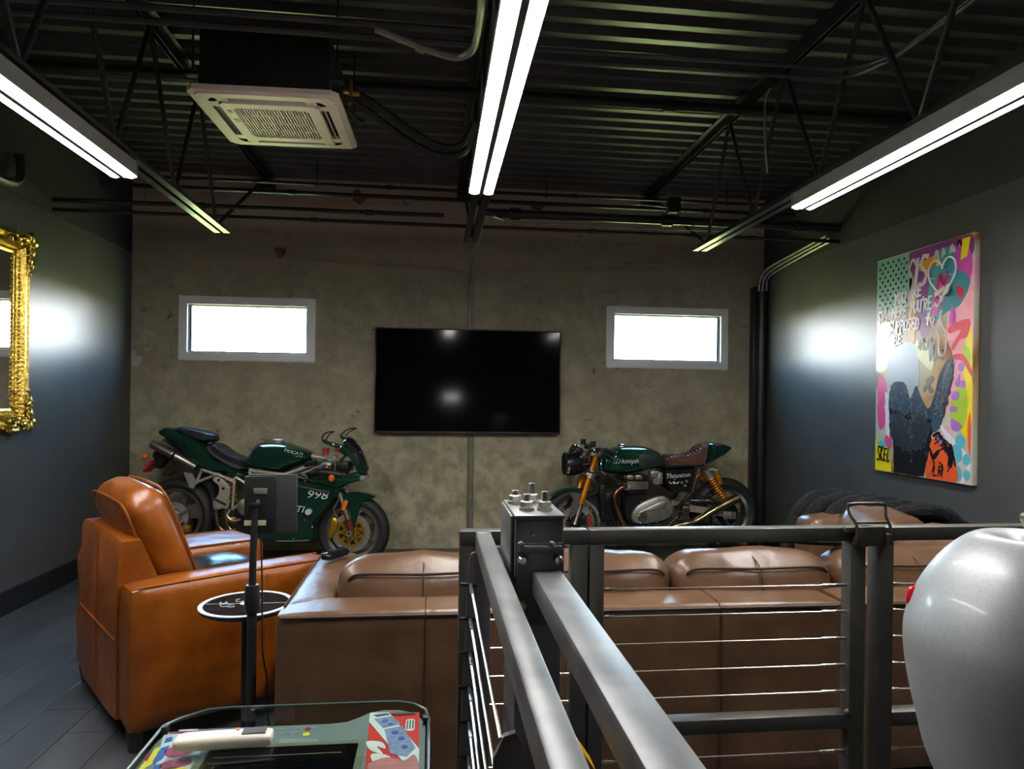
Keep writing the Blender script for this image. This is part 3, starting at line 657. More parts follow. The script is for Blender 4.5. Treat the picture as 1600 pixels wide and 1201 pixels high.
# cockpit: yokes, bars, reservoirs, cables
ck = obj('top_yoke', MB().cbox(1.20, 1.285, -.12, .12, .845, .875, .01), alu, sb)
for s_ in (-1, 1):
    obj('clip_on_bar', MB().tube([F(1.24, s_*.12, .90), F(1.20, s_*.28, .895), F(1.17, s_*.36, .885)], .016, 10), alu, ck)
    obj('grip', MB().tube([F(1.205, s_*.26, .896), F(1.165, s_*.375, .884)], .02, 10), blk_plastic, ck)
    obj('lever', MB().tube(bend([F(1.26, s_*.2, .885), F(1.255, s_*.27, .875), F(1.20, s_*.36, .845), F(1.14, s_*.40, .82)], 4), .007, 6), alu_lt, ck)
    obj('fluid_reservoir', MB().lathe([(0, -.02), (.026, -.02), (.026, .025), (.03, .027), (.03, .036), (0, .038)], F(1.255, s_*.17, .965), 'z', 14), mat('red_reservoir', (.42, .05, .03, 1), .35, noise_=(20, .2)), ck)
    obj('brake_hose', MB().tube(bend([F(1.27, s_*.17, .94), F(1.33, s_*.16, .90), F(1.32, s_*.14, .78), F(1.36, s_*.13, .62), F(1.31, s_*.11, .50), F(1.33, s_*.09, .43)], 5), .005, 6), alu, ck)
obj('steering_damper', MB().tube([F(1.15, .14, .93), F(1.29, .10, .90)], .015, 10).ball(F(1.145, .14, .93), .022, 8), alu_lt, ck)
obj('cockpit_bracket', MB().tube([F(1.29, .08, .80), F(1.36, .07, .90), F(1.40, .05, .96)], .010, 6).tube([F(1.29, -.08, .80), F(1.38, -.07, .86), F(1.46, -.05, .84)], .010, 6).cbox(1.32, 1.42, -.09, .09, .80, .88, .01), blk_metal, ck)
obj('air_duct', MB().tube([F(1.10, .13, .80), F(1.25, .14, .80), F(1.38, .12, .78)], [.04, .045, .03], 10), blk_plastic, ck)
obj('signal_lamp', MB().ball(F(1.318, .215, .765), .026, 8, (1, .9, 1.15)), amber, ns)
obj('signal_lamp', MB().ball(F(1.318, -.215, .765), .026, 8, (1, .9, 1.15)), amber, ns)
# tank, seat, tail
tk = obj('fuel_tank', MB().pillow([(.55, .86), (.565, .92), (.60, .985), (.65, 1.027), (.72, 1.040), (.80, 1.040), (.88, 1.028), (.973, .999), (1.06, .970), (1.115, .927), (1.10, .885), (1.034, .852), (.93, .812), (.859, .785), (.712, .798), (.56, .822)], lambda u, z: .15+.03*sin(max(0, min(1, (u-.55)/.56))*pi), F, .38, 2.6, 11, 3), green_p, sb)
obj('tank_cover_edge', MB().tube(bend([F(.78, .155, .955), F(.86, .165, .925), F(.93, .162, .935), F(.99, .15, .91), F(1.06, .14, .905)], 4), .007, 6), green_p, tk)
obj('filler_cap', MB().lathe([(0, 0), (.05, 0), (.05, .012), (.04, .018), (0, .02)], F(.80, 0, 1.04), 'z', 18), alu_lt, tk)
st = obj('rider_seat', MB().pillow([(.234, 1.013), (.281, 1.018), (.328, .982), (.433, .918), (.541, .878), (.54, .815), (.386, .872), (.282, .938)], lambda u, z: .11, F, .25, 2.6, 7, 3), seat_blk, sb)
obj('seat_edge', MB().pillow([(.235, .985), (.29, .925), (.39, .862), (.53, .80), (.535, .835), (.39, .89), (.30, .945), (.25, 1.005)], .118, F, .1, 3, 5, 2), mat('grey_seat_trim', (.10, .09, .08, 1), .4, .3, noise_=(20, .2)), st)
tl = obj('tail_cowl', MB().pillow([(-.217, 1.103), (-.189, 1.131), (-.142, 1.143), (-.047, 1.130), (.077, 1.087), (.21, 1.005), (.25, .985), (.30, .90), (.39, .85), (.53, .795), (.60, .735), (.55, .71), (.477, .765), (.383, .760), (.288, .782), (.146, .832), (.05, .885), (-.045, .953), (-.13, 1.03), (-.198, 1.085)], lambda u, z: .07+.06*max(0, min(1, (u+.2)/.5)), F, .22, 3, 9, 3), green_p, sb)
obj('passenger_pad', MB().pillow([(-.06, 1.128), (-.045, 1.147), (-.005, 1.150), (.10, 1.133), (.204, 1.113), (.262, 1.093), (.287, 1.062), (.28, 1.032), (.205, 1.022), (.091, 1.06)], lambda u, z: .085, F, .3, 2.6, 7, 3), seat_blk, tl)
for a, b in (((-.10, .098, 1.035), (.03, .115, .93)), ((.0, .112, 1.0), (.13, .125, .90))):
    obj('tail_vent', MB().tube([F(*a), F(*b)], .008, 6), blk_plastic, tl)
for s_ in (-1, 1):
    ex = obj('silencer', MB().lathe([(.030, 0), (.037, 0), (.040, .012), (.040, .19), (.043, .193), (.043, .20), (.041, .203), (.036, .40), (.033, .42), (.0, .42)], seg=22), titan, sb)
    ex.rotation_euler = Vector((.364, 0, -.188)).to_track_quat('Z', 'Y').to_euler(); ex.location = F(-.216, s_*.075+.03, 1.013)
    obj('tail_pipe', MB().lathe([(.0, .004), (.026, .004), (.03, -.004), (.034, -.004), (.034, .01), (.0, .01)], seg=16), blk_metal, ex)
    obj('silencer_band', MB().lathe([(.041, .205), (.045, .205), (.045, .225), (.041, .225)], seg=20, close=True), blk_metal, ex)
lt = obj('plate_bracket', MB().pillow([(-.257, .909), (-.238, .947), (-.133, .935), (-.12, .89), (-.198, .793), (-.235, .80), (-.225, .86)], .05, F, .1, 3, 5, 1), blk_plastic, sb)
obj('tail_reflector', MB().box(F(-.285, 0, .815), (.022, .11, .115), Matrix.Rotation(radians(40), 3, 'Y')), red_lens, lt, smooth=False)
for s_ in (-1, 1): obj('signal_lamp', MB().ball(F(-.272, s_*.12, .905), .024, 8).bar(F(-.25, s_*.04, .90), F(-.265, s_*.11, .903), .008), amber, lt)
# frame tubes
tubes = [((.22, .805), (.49, .72)), ((.218, .812), (.168, .69)), ((.17, .70), (.36, .775)), ((.49, .75), (.475, .485)), ((.34, .775), (.50, .70)), ((.50, .75), (.66, .65)), ((.66, .65), (.62, .80)), ((.62, .808), (.922, .779)), ((.922, .779), (1.138, .861)), ((.475, .485), (.60, .58))]
for (a, b) in tubes:
    for s_ in (-1, 1):
        v = s_*(.13 if a[0] < .55 else .15)
        obj('frame_tube', MB().bar(F(a[0], v, a[1]), F(b[0], v, b[1]), .0125 if a[0] < .9 else .016, seg=8), alu_lt, sb)
obj('footpeg_plate', MB().pillow([(.068, .785), (.134, .778), (.175, .70), (.154, .648), (.12, .66)], .012, F, .05, 3, 3, 1, .135), alu_lt, sb)
obj('swingarm', MB().pillow([(-.09, .46), (.06, .50), (.25, .56), (.45, .53), (.52, .47), (.45, .42), (.25, .41), (.0, .36), (-.09, .37)], .07, F, .12, 3, 5, 3, -.05), mat('swingarm_grey', (.22, .21, .19, 1), .4, .6, noise_=(20, .2)), sb)
sh = obj('heat_shield', MB().pillow([(.304, .735), (.345, .755), (.40, .725), (.45, .66), (.445, .58), (.428, .512), (.375, .485), (.322, .475), (.31, .54), (.355, .60), (.365, .665), (.345, .70)], .022, F, .12, 3, 5, 3, .115), mat('champagne_plate', (.52, .48, .38, 1), .4, .5, noise_=(9, .15)), sb)
obj('shield_slot', MB().bar(F(.335, .14, .565), F(.42, .14, .525), .008, seg=6), blk_plastic, sh)
for u, z in ((.362, .725), (.40, .655)): obj('shield_bolt', MB().lathe([(0, -.143), (.012, -.14), (.012, -.12)], (u, 0, z), 'y', 10), blk_metal, sh)
obj('inner_hugger', MB().pillow([(.21, .76), (.27, .72), (.30, .62), (.315, .52), (.31, .42), (.285, .38), (.285, .50), (.26, .62), (.21, .69), (.12, .73), (.0, .75), (.0, .765), (.12, .755)], .085, F, .08, 3, 5, 2), rubber, sb)
obj('shock_spring', spring(MB(), F(.435, .06, .725), F(.442, .06, .53), .032, .007, 7), mat('yellow_orange_spring', (.75, .30, .02, 1), .35, .2, noise_=(20, .1)), sb)
for u in (.325, .405):
    obj('exhaust_header', MB().tube(bend([F(u, .10, .48), F(u+.005, .10, .40), F(u+.03, .09, .32), F(u+.12, .08, .27)], 4), .019, 10), brass_ex, sb)
en = obj('engine_block', MB().pillow([(.48, .48), (.60, .62), (.80, .66), (1.0, .60), (1.02, .40), (.85, .29), (.60, .29), (.48, .38)], .14, F, .15, 3, 5, 2), blk_metal, sb)
obj('clutch_cover', MB().lathe([(0, -.185), (.05, -.185), (.068, -.175), (.072, -.12)], (.60, 0, .51), 'y', 24), alu, en)
obj('brake_pedal', MB().tube(bend([F(.47, .16, .49), F(.45, .17, .44), F(.50, .17, .40), F(.56, .17, .41)], 4), .009, 6).bar(F(.40, .14, .505), F(.40, .22, .505), .011), alu_lt, sb)
obj('oil_fitting', MB().cbox(.44, .52, -.17, -.12, .385, .425, .008), gold_m, sb)
obj('lower_linkage', MB().tube([F(.34, .14, .50), F(.44, .14, .50), F(.45, .14, .56)], .012, 6), alu_lt, sb)
ps = thing('paddock_stand', 'dark paddock stand lifting the rear wheel of the green sport motorcycle', 'stand', (-2.1, 6.02, 0), math.atan2(-.22, 1.41))
stand_b = MB()
for s_ in (-1, 1):
    obj('side_rail', MB().tube([(-.25, s_*.17, .03), (.02, s_*.17, .06), (.03, s_*.17, .30)], .014, 8), blk_metal, ps)
    obj('support_cup', MB().bar((.03, s_*.17, .30), (.06, s_*.12, .345), .014).bar((.06, s_*.12, .345), (.06, s_*.06, .36), .01), blk_metal, ps)
    obj('stand_wheel', MB().lathe([(0, -.015), (.03, -.015), (.03, .015), (0, .015)], (.03, s_*.19, .03), 'y', 14), rubber, ps)
obj('cross_bar', MB().bar((-.25, -.17, .03), (-.25, .17, .03), .014).bar((-.25, -.17, .014), (-.25, -.17, .03), .014).bar((-.25, .17, .014), (-.25, .17, .03), .014), blk_metal, ps)
# writing on the sport bike
R0 = (pi/2, 0, 0)
text('998', .092, F(1.195, .2235-.024, .624), (pi/2, radians(5), radians(7)), white_print, sb, shear=.25, sx=1.25, ext=.003)
text('DUCATI', .072, F(.945, .214, .522), (pi/2, radians(6), 0), white_print, sb, shear=.25, sx=1.15, ext=.003)
text('DUCATI', .036, F(.985, .162, .962), (radians(76), radians(14), 0), white_print, sb, shear=.25, sx=1.2, ext=.004)
obj('round_badge', MB().lathe([(0, -.2135), (.024, -.2135), (.024, -.17)], (1.13, 0, .488), 'y', 20), white_print, sb)

# ---- cafe racer: origin below the front axle, front towards -x
cr_ = thing('cafe_racer_motorcycle', 'green cafe racer motorcycle with brown quilted seat below the right window', 'motorcycle', (1.25, 5.95, 0), math.atan2(.05, 1.415))
def wire_spokes(w, u, z, r0, r1, n):
    for k in range(n):
        a = 2*pi*k/n; s_ = 1 if k % 2 else -1; b = a+(.35 if (k//2) % 2 else -.35)
        obj('spoke', MB().bar((u+r0*cos(b), s_*.045, z+r0*sin(b)), (u+r1*cos(a), s_*.008, z+r1*sin(a)), .0028, seg=4), chrome, w)
FZ2, RU, RZ2 = .335, 1.392, .405
w1 = wheel(cr_, .005, FZ2, .306, .222, .12, 'front_wheel'); wire_spokes(w1, .005, FZ2, .045, .21, 28)
w2 = wheel(cr_, RU, RZ2, .318, .225, .16, 'rear_wheel'); wire_spokes(w2, RU, RZ2, .05, .21, 32)
silver_rim = mat('bright_silver_rim', (.55, .54, .52, 1), .22, 1., noise_=(20, .08))
for w, u, z in ((w1, .005, FZ2), (w2, RU, RZ2)):
    w.data.materials[0] = silver_rim
    obj('hub', MB().lathe([(0, -.07), (.03, -.07), (.05, -.05), (.032, -.03), (.032, .03), (.05, .05), (.03, .07), (0, .07)], (u, 0, z), 'y', 18), blk_metal, w)
for v in (-.07, .07):
    dm = MB(); disc(dm, .005, FZ2, .105, .155, v, .006, 40)
    obj('brake_disc', dm, alu, w1)
    cz_ = MB(); disc(cz_, .005, FZ2, .025, .04, v, .008, 20)
    for k in range(6):
        a = 2*pi*k/6; cz_.bar((.005+.04*cos(a), -v, FZ2+.04*sin(a)), (.005+.107*cos(a), -v, FZ2+.107*sin(a)), .008, seg=5)
    obj('disc_carrier', cz_, blk_metal, w1)
    cl = obj('brake_caliper', MB().pillow([(.075, .40), (.10, .425), (.125, .40), (.145, .33), (.125, .30), (.10, .31), (.085, .35)], .022, F, .15, 3, 5, 2, v*1.25), titan, w1)
    obj('caliper_stripe', MB().box(F(.112, v*1.25+math.copysign(.0235, v), .362), (.02, .004, .085), Matrix.Rotation(radians(-20), 3, 'Y')), red_lens, cl, smooth=False)
obj('sprocket', disc(MB(), RU, RZ2, .05, .105, .085, .006, 30), blk_metal, w2)
for v in (-.095, .095):
    fk = obj('fork_tube', MB().tube([F(.165, v, .93), F(.038, v, .515)], .0265, 14), orange_an, cr_)
    obj('fork_ring', MB().tube([F(.05, v, .555), F(.036, v, .508)], .029, 14), orange_an, fk)
    obj('fork_slider', MB().tube([F(.036, v, .51), F(-.01, v, .36), F(-.02, v, .33)], [.021, .021, .026], 12), titan, fk)
    obj('lower_clamp', MB().tube([F(.132, v, .80), F(.108, v, .735)], .036, 14), alu, fk)
    obj('fender_stay', MB().pillow([(-.085, .622), (.035, .605), (.024, .575), (-.006, .43), (-.043, .39), (-.075, .41), (-.04, .555)], .012, F, .06, 3, 3, 1, v*.98), titan, fk)
obj('lower_yoke', MB().cbox(.07, .16, -.12, .12, .75, .785, .012), alu, cr_)
ty = obj('top_yoke', MB().cbox(.11, .20, -.125, .125, .925, .95, .01), alu, cr_)
obj('yoke_nut', MB().lathe([(0, 0), (.026, 0), (.026, .02), (.016, .03), (0, .03)], (.155, 0, .95), 'z', 14), chrome, ty)
for s_ in (-1, 1):
    obj('fork_cap', MB().lathe([(0, 0), (.028, 0), (.028, .02), (.018, .032), (0, .032)], F(.165, s_*.095, .94), 'z', 14), chrome, ty)
    obj('clip_on_bar', MB().tube([F(.16, s_*.11, .985), F(.20, s_*.26, .99), F(.235, s_*.35, .98)], .014, 8), blk_metal, ty)
    obj('grip', MB().tube([F(.205, s_*.27, .99), F(.245, s_*.39, .978)], .019, 10), rubber, ty)
    obj('lever', MB().tube(bend([F(.14, s_*.22, .98), F(.15, s_*.28, .975), F(.21, s_*.38, .945), F(.27, s_*.41, .93)], 4), .006, 6), chrome, ty)
    obj('fluid_reservoir', MB().lathe([(0, 0), (.024, 0), (.024, .04), (.028, .042), (.028, .05), (0, .05)], F(.115, s_*.17, 1.01), 'z', 12), blk_plastic, ty)
    obj('switch_cluster', MB().cbox(.15, .20, -.25*s_-.02, -.25*s_+.03, .965, 1.015, .008), blk_plastic, ty)
    obj('bar_end_mirror', MB().ball(F(.25, s_*.40, .975), .018, 8), blk_plastic, ty)
hl = obj('head_lamp_shell', MB().lathe([(.105, -.085), (.108, -.06), (.10, 0), (.08, .06), (.045, .11), (0, .12)], F(-.0, 0, .85), 'x', 28), blk_metal, cr_)
obj('lamp_glass', MB().lathe([(0, -.098), (.06, -.094), (.10, -.082)], F(0, 0, .85), 'x', 28), mat('dark_lamp_glass', (.03, .03, .032, 1), .08, .3, noise_=(30, .3)), hl)
gm = MB()
for k in range(-3, 4): gm.bar((-.103, k*.026, .85-sqrt(max(0, .1**2-(k*.026)**2))), (-.103, k*.026, .85+sqrt(max(0, .1**2-(k*.026)**2))), .003, seg=4)
obj('lamp_guard', gm, blk_metal, hl)
obj('lamp_ring', MB().lathe([(.098, -.09), (.110, -.09), (.112, -.07), (.104, -.07)], F(0, 0, .85), 'x', 28, True), chrome, hl)
for s_ in (-1, 1):
    gp = obj('gauge', MB().lathe([(0, 0), (.042, 0), (.046, .008), (.044, .055), (.028, .075), (0, .075)], seg=20), blk_plastic, cr_)
    gp.rotation_euler = Vector((.8, 0, -.5)).to_track_quat('Z', 'Y').to_euler(); gp.location = F(-.02, s_*.06, .985)
    obj('gauge_ring', MB().lathe([(.040, -.003), (.048, -.003), (.048, .008), (.040, .008)], seg=20, close=True), chrome, gp)
for s_ in (-1, 1): obj('lamp_bracket', MB().bar(F(.04, s_*.10, .85), F(.13, s_*.10, .86), .012), blk_metal, cr_)
obj('gauge_bracket', MB().bar(F(.06, .05, .90), F(.12, .05, .96), .009), blk_metal, cr_)
for k, pth in enumerate(([F(.10, .12, .99), F(.04, .16, .90), F(.08, .14, .80), F(.20, .12, .78)], [F(.19, .2, .98), F(.26, .2, .93), F(.28, .16, .87), F(.25, .1, .80)], [F(.12, .1, .78), F(.16, .13, .70), F(.17, .12, .62), F(.10, .1, .58)])):
    obj('control_cable', MB().tube(bend(pth, 5), .0055, 6), rubber, cr_)
fd = obj('front_fender', MB().pillow([(-.235, .572), (-.205, .602), (-.14, .635), (-.074, .651), (.0, .650), (.06, .628), (.144, .577), (.19, .54), (.226, .495), (.212, .500), (.15, .55), (.07, .60), (0, .622), (-.07, .622), (-.14, .602), (-.20, .57)], .065, F, .04, 3, 7, 2), green_t, cr_)
tk2 = obj('fuel_tank', MB().pillow([(.205, .813), (.205, .86), (.214, .90), (.256, .955), (.32, .988), (.386, 1.008), (.503, 1.018), (.621, 1.011), (.725, .978), (.79, .935), (.812, .88), (.809, .826), (.74, .808), (.653, .796), (.55, .776), (.448, .760), (.32, .762), (.229, .785)], lambda u, z: .13+.03*sin(max(0, min(1, (u-.2)/.6))*pi)-.03*max(0, (u-.6)/.2), F, .36, 2.6, 11, 3), green_t, cr_)
obj('knee_pad', MB().pillow([(.54, .93), (.60, .955), (.70, .945), (.76, .90), (.765, .85), (.70, .83), (.60, .815), (.545, .83)], .012, F, .25, 2, 5, 3, .135), mat('matt_green_knee_panel', (.012, .022, .018, 1), .5, noise_=(9, .2)), tk2)
obj('tank_strap', MB().tube(bend([F(.215, .10, .90), F(.205, .11, .85), F(.21, .115, .80), F(.24, .12, .77)], 4), .006, 6), chrome, tk2)
obj('filler_cap', MB().lathe([(0, 0), (.035, 0), (.035, .015), (.025, .022), (0, .024)], F(.42, 0, 1.008), 'z', 16), chrome, tk2)
st2 = obj('saddle', MB().pillow([(.812, .905), (.87, .918), (.924, .924), (.985, .925), (1.044, .934), (1.09, .95), (1.13, .978), (1.175, 1.023), (1.205, 1.036), (1.217, 1.03), (1.213, .939), (1.185, .85), (1.08, .832), (.955, .818), (.813, .812)], lambda u, z: .10+.02*max(0, (u-.8)/.4), F, .20, 2.6, 9, 2), brown_seat, cr_)
for k in range(12):
    u = .84+.03*k; z0 = .918 if u < 1.02 else .93+(u-1.02)**1.35*1.0; z0 = min(z0, 1.03)
    obj('quilt_roll', MB().tube(bend([F(u, -.085, z0-.012), F(u, -.04, z0+.004), F(u, .04, z0+.004), F(u, .085, z0-.012), F(u-.002, .108, z0-.05)], 3), .0125, 6), brown_seat, st2)
obj('seat_piping', MB().tube(bend([F(.815, .095, .893), F(.92, .10, .905), F(1.04, .108, .915), F(1.12, .112, .95), F(1.18, .11, 1.0), F(1.21, .08, 1.036)], 4), .006, 6), chrome, st2)
obj('tail_cowl', MB().pillow([(1.210, 1.039), (1.27, 1.044), (1.331, 1.042), (1.408, 1.022), (1.468, .997), (1.455, .978), (1.40, .935), (1.318, .895), (1.24, .866), (1.181, .849), (1.205, .93)], lambda u, z: .12*(1-max(0, (u-1.2)/.30)**1.6)+.012, F, .40, 2.4, 11, 3), green_t, cr_)
sp_ = obj('side_panel', MB().pillow([(.775, .812), (.93, .818), (1.088, .825), (1.075, .75), (1.05, .675), (.986, .605), (.91, .595), (.84, .615), (.784, .687)], .12, F, .12, 3, 7, 2), mat('black_side_panel', (.008, .008, .009, 1), .22, noise_=(20, .2), coat=.5), cr_)
for u, z in ((.99, .702), (.946, .691), (.976, .663)): obj('panel_bolt', MB().lathe([(0, -.124), (.012, -.122), (.014, -.116), (.014, -.1)], (u, 0, z), 'y', 12), alu, sp_)
# engine
en2 = obj('crankcase', MB().pillow([(.40, .55), (.45, .60), (.66, .61), (.80, .58), (.87, .50), (.86, .38), (.72, .32), (.48, .32), (.40, .40)], .155, F, .1, 3, 5, 2), blk_metal, cr_)
for k in range(8):
    z = .603+.0135*k; obj('cooling_fin', MB().cbox(.432, .628, -.155, .155, z, z+.0055, .002), alu if k > 2 else blk_metal, en2)
obj('cylinder_core', MB().cbox(.45, .61, -.135, .135, .59, .71, .01), blk_metal, en2)
hd = obj('cylinder_head', MB().cbox(.40, .63, -.14, .14, .70, .765, .02), blk_metal, en2)
for u0, u1 in ((.41, .46), (.485, .54)): obj('cam_cover', MB().cbox(u0+.02, u1+.03, -.15, -.10, .725, .765, .012), alu, hd)
cv = obj('primary_cover', MB().pillow([(.466, .432), (.497, .485), (.537, .518), (.62, .560), (.711, .585), (.765, .582), (.805, .555), (.835, .51), (.845, .47), (.835, .42), (.80, .385), (.714, .357), (.62, .342), (.539, .340), (.487, .355), (.465, .39)], .022, F, .14, 3, 5, 3, .17), alu, en2)
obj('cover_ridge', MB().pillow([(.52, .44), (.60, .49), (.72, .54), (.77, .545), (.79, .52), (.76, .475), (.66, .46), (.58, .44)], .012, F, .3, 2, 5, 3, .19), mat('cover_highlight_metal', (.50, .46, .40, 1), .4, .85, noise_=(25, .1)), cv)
obj('cover_cap', MB().lathe([(0, -.207), (.035, -.207), (.042, -.2), (.044, -.18)], (.557, 0, .405), 'y', 22), titan, cv)
obj('cap_bar', MB().box(F(.557, .209, .405), (.05, .004, .012), Matrix.Rotation(radians(40), 3, 'Y')), chrome, cv, smooth=False)
for k in range(14):
    a = 2*pi*k/14; u, z = .655+.185*cos(a), .462+.118*sin(a)+.03*cos(a)
    obj('cover_screw', MB().lathe([(0, -.198), (.007, -.196), (.007, -.16)], (u, 0, z), 'y', 6), chrome, cv)
cb = obj('throttle_body', MB().lathe([(0, -.185), (.03, -.185), (.033, -.175), (.033, -.10)], (.684, 0, .713), 'y', 18), alu, cr_)
obj('intake_stub', MB().cbox(.64, .72, -.16, -.09, .745, .80, .01).cbox(.70, .755, -.16, -.09, .68, .785, .012), alu, cb)
obj('exhaust_header', MB().tube(bend([F(.445, .14, .662), F(.40, .165, .665), F(.347, .17, .640), F(.312, .17, .584), F(.327, .17, .50), F(.372, .17, .388), F(.409, .17, .318), F(.47, .17, .255), F(.60, .17, .235), (.75, -.17, .26)], 5), .0205, 12), copper_m, cr_)
obj('header_clamp', MB().lathe([(.02, -.05), (.034, -.05), (.034, 0), (.02, 0)], F(.45, .14, .66), 'x', 12, True), alu, cr_)
obj('silencer', MB().tube(bend([F(.75, .17, .26), F(.843, .19, .313), F(.96, .20, .342), F(1.063, .20, .372), F(1.211, .20, .455), F(1.436, .20, .566)], 5), [.021]*10+[.024]*5+[.027]*3+[.031]*2+[.035]*3+[.040]*3, 16), brass_ex, cr_)
obj('silencer_mouth', MB().bar(F(1.434, .20, .565), F(1.442, .20, .569), .028, seg=14), blk_metal, cr_)
obj('front_downtube', MB().tube([F(.205, 0, .74), F(.27, .05, .52), F(.36, .09, .28), F(.75, .1, .26)], .026, 8).cbox(.235, .40, -.085, .085, .36, .60, .01), blk_metal, cr_)
obj('oil_cooler', MB().cbox(.235, .285, -.14, .14, .36, .66, .008), blk_metal, cr_, rot=(0, radians(-4), 0))
for a, b, r_, m_ in (((1.108, .11, .82), (1.036, .13, .60), .010, chrome), ((1.036, .13, .60), (1.217, .13, .554), .006, blk_metal), ((.88, .12, .42), (1.03, .13, .60), .014, blk_metal), ((1.02, .13, .535), (1.20, .13, .532), .006, chrome), ((.80, .1, .83), (1.16, .1, .85), .014, blk_metal)):
    for s_ in (1, -1): obj('frame_tube', MB().bar(F(a[0], s_*a[1], a[2]), F(b[0], s_*b[1], b[2]), r_, seg=8), m_, cr_)
sw = obj('swingarm', MB().pillow([(.93, .505), (1.0, .50), (1.22, .462), (1.44, .425), (1.46, .39), (1.40, .375), (1.22, .405), (1.0, .437), (.93, .445)], .03, F, .1, 3, 5, 2, .115), mat('pale_cast_swingarm', (.50, .46, .38, 1), .4, .7, noise_=(20, .12)), cr_)
obj('swingarm_far', MB().pillow([(.93, .505), (1.0, .50), (1.22, .462), (1.44, .425), (1.46, .39), (1.40, .375), (1.22, .405), (1.0, .437), (.93, .445)], .03, F, .1, 3, 5, 2, -.115), alu, cr_)
obj('axle_block', MB().cbox(1.33, 1.45, -.15, -.14, .365, .43, .004).bar(F(1.40, .15, .40), F(1.40, .16, .40), .016), alu, sw)
obj('swingarm_cap', MB().bar(F(1.0, .148, .47), F(.93, .148, .475), .033, seg=14), brass_ex, sw)
for s_ in (-1, 1):
    A_, B_ = F(1.158, s_*.14, .81), F(1.335, s_*.14, .545)
    sk = obj('shock_body', MB().tube([A_, B_], .016, 10).bar(A_, tuple(Vector(A_).lerp(Vector(B_), .30)), .028, seg=12), alu, cr_)
    obj('shock_spring', spring(MB(), tuple(Vector(A_).lerp(Vector(B_), .27)), tuple(Vector(A_).lerp(Vector(B_), .97)), .034, .0072, 9), orange_an, sk)
    obj('reservoir', MB().bar(F(1.262, s_*.145, .79), F(1.30, s_*.145, .685), .023, seg=12), orange_an, sk)
    obj('reservoir_link', MB().tube([F(1.17, s_*.14, .80), F(1.22, s_*.14, .81), F(1.262, s_*.145, .795)], .02, 8), alu, sk)
    obj('shock_collar', MB().bar(tuple(Vector(A_).lerp(Vector(B_), .24)), tuple(Vector(A_).lerp(Vector(B_), .29)), .037, seg=12), chrome, sk)
obj('rearset', MB().tube([F(.88, .16, .46), F(.93, .17, .53), F(.99, .17, .585)], .012, 6).bar(F(.92, .14, .43), F(.92, .24, .43), .011).tube([F(.85, .17, .36), F(.93, .17, .40), F(1.0, .17, .38)], .008, 6), chrome, cr_)
obj('chain', MB().tube([F(.86, .085, .47), F(1.39, .085, .51)], .008, 6).tube([F(.86, .085, .35), F(1.39, .085, .30)], .008, 6), blk_metal, cr_)
obj('lower_cradle', MB().tube([F(.42, .1, .30), F(.80, .1, .28), F(.95, .1, .42)], .016, 8), blk_metal, cr_)
text('Triumph', .062, F(.415, .166, .888), (radians(84), 0, radians(-3)), white_print, cr_, shear=.35, ext=.002)
for a in (-.35, -.15): obj('flash_line', MB().bar(F(.30, .157, .885+a*.05), F(.36, .163, .875+a*.02), .002, seg=4), white_print, cr_)
text('Thruxton', .060, F(.905, .1215, .755), (pi/2, radians(-4), 0), white_print, cr_, shear=.3, ext=.002)
obj('swash', MB().tube([F(.80, .122, .77), F(.85, .122, .735), F(.90, .122, .745), F(.875, .122, .72)], .0025, 5), white_print, cr_)
wg = MB().ball(F(.872, .121, .692), .013, 8, (1, .2, 1))
for s_ in (-1, 1): wg.prism([(.872+s_*.013, .685), (.872+s_*.05, .705), (.872+s_*.04, .690), (.872+s_*.03, .68)], .1205, .1225, F)
obj('winged_badge', wg, white_print, cr_, smooth=False)
ps2 = thing('paddock_stand', 'black paddock stand under the rear of the green cafe racer', 'stand', (2.64, 6.0, 0), math.atan2(.05, 1.415))
for s_ in (-1, 1):
    obj('side_rail', MB().tube([(.32, s_*.20, .03), (.02, s_*.20, .06), (-.02, s_*.20, .30)], .014, 8), blk_metal, ps2)
    obj('support_cup', MB().bar((-.02, s_*.20, .30), (-.04, s_*.15, .36), .014), blk_metal, ps2)
    obj('stand_wheel', MB().lathe([(0, -.015), (.03, -.015), (.03, .015), (0, .015)], (0, s_*.22, .03), 'y', 14), rubber, ps2)
obj('cross_bar', MB().bar((.32, -.20, .03), (.32, .20, .03), .014).bar((.32, -.20, .014), (.32, -.20, .03), .014).bar((.32, .20, .014), (.32, .20, .03), .014), blk_metal, ps2)
fs_ = thing('wheel_chock', 'low black wheel chock holding the front wheel of the green cafe racer', 'stand', (1.255, 5.95, 0), math.atan2(.05, 1.415))
obj('chock_plate', MB().cbox(-.18, .18, -.10, .10, 0, .022, .004), blk_metal, fs_)
for s_ in (-1, 1): obj('chock_ramp', MB().prism([(s_*.09, .022), (s_*.20, .022), (s_*.185, .075)], -.06, .06, lambda u, v, z: (u, v, z)), blk_metal, fs_, smooth=False)

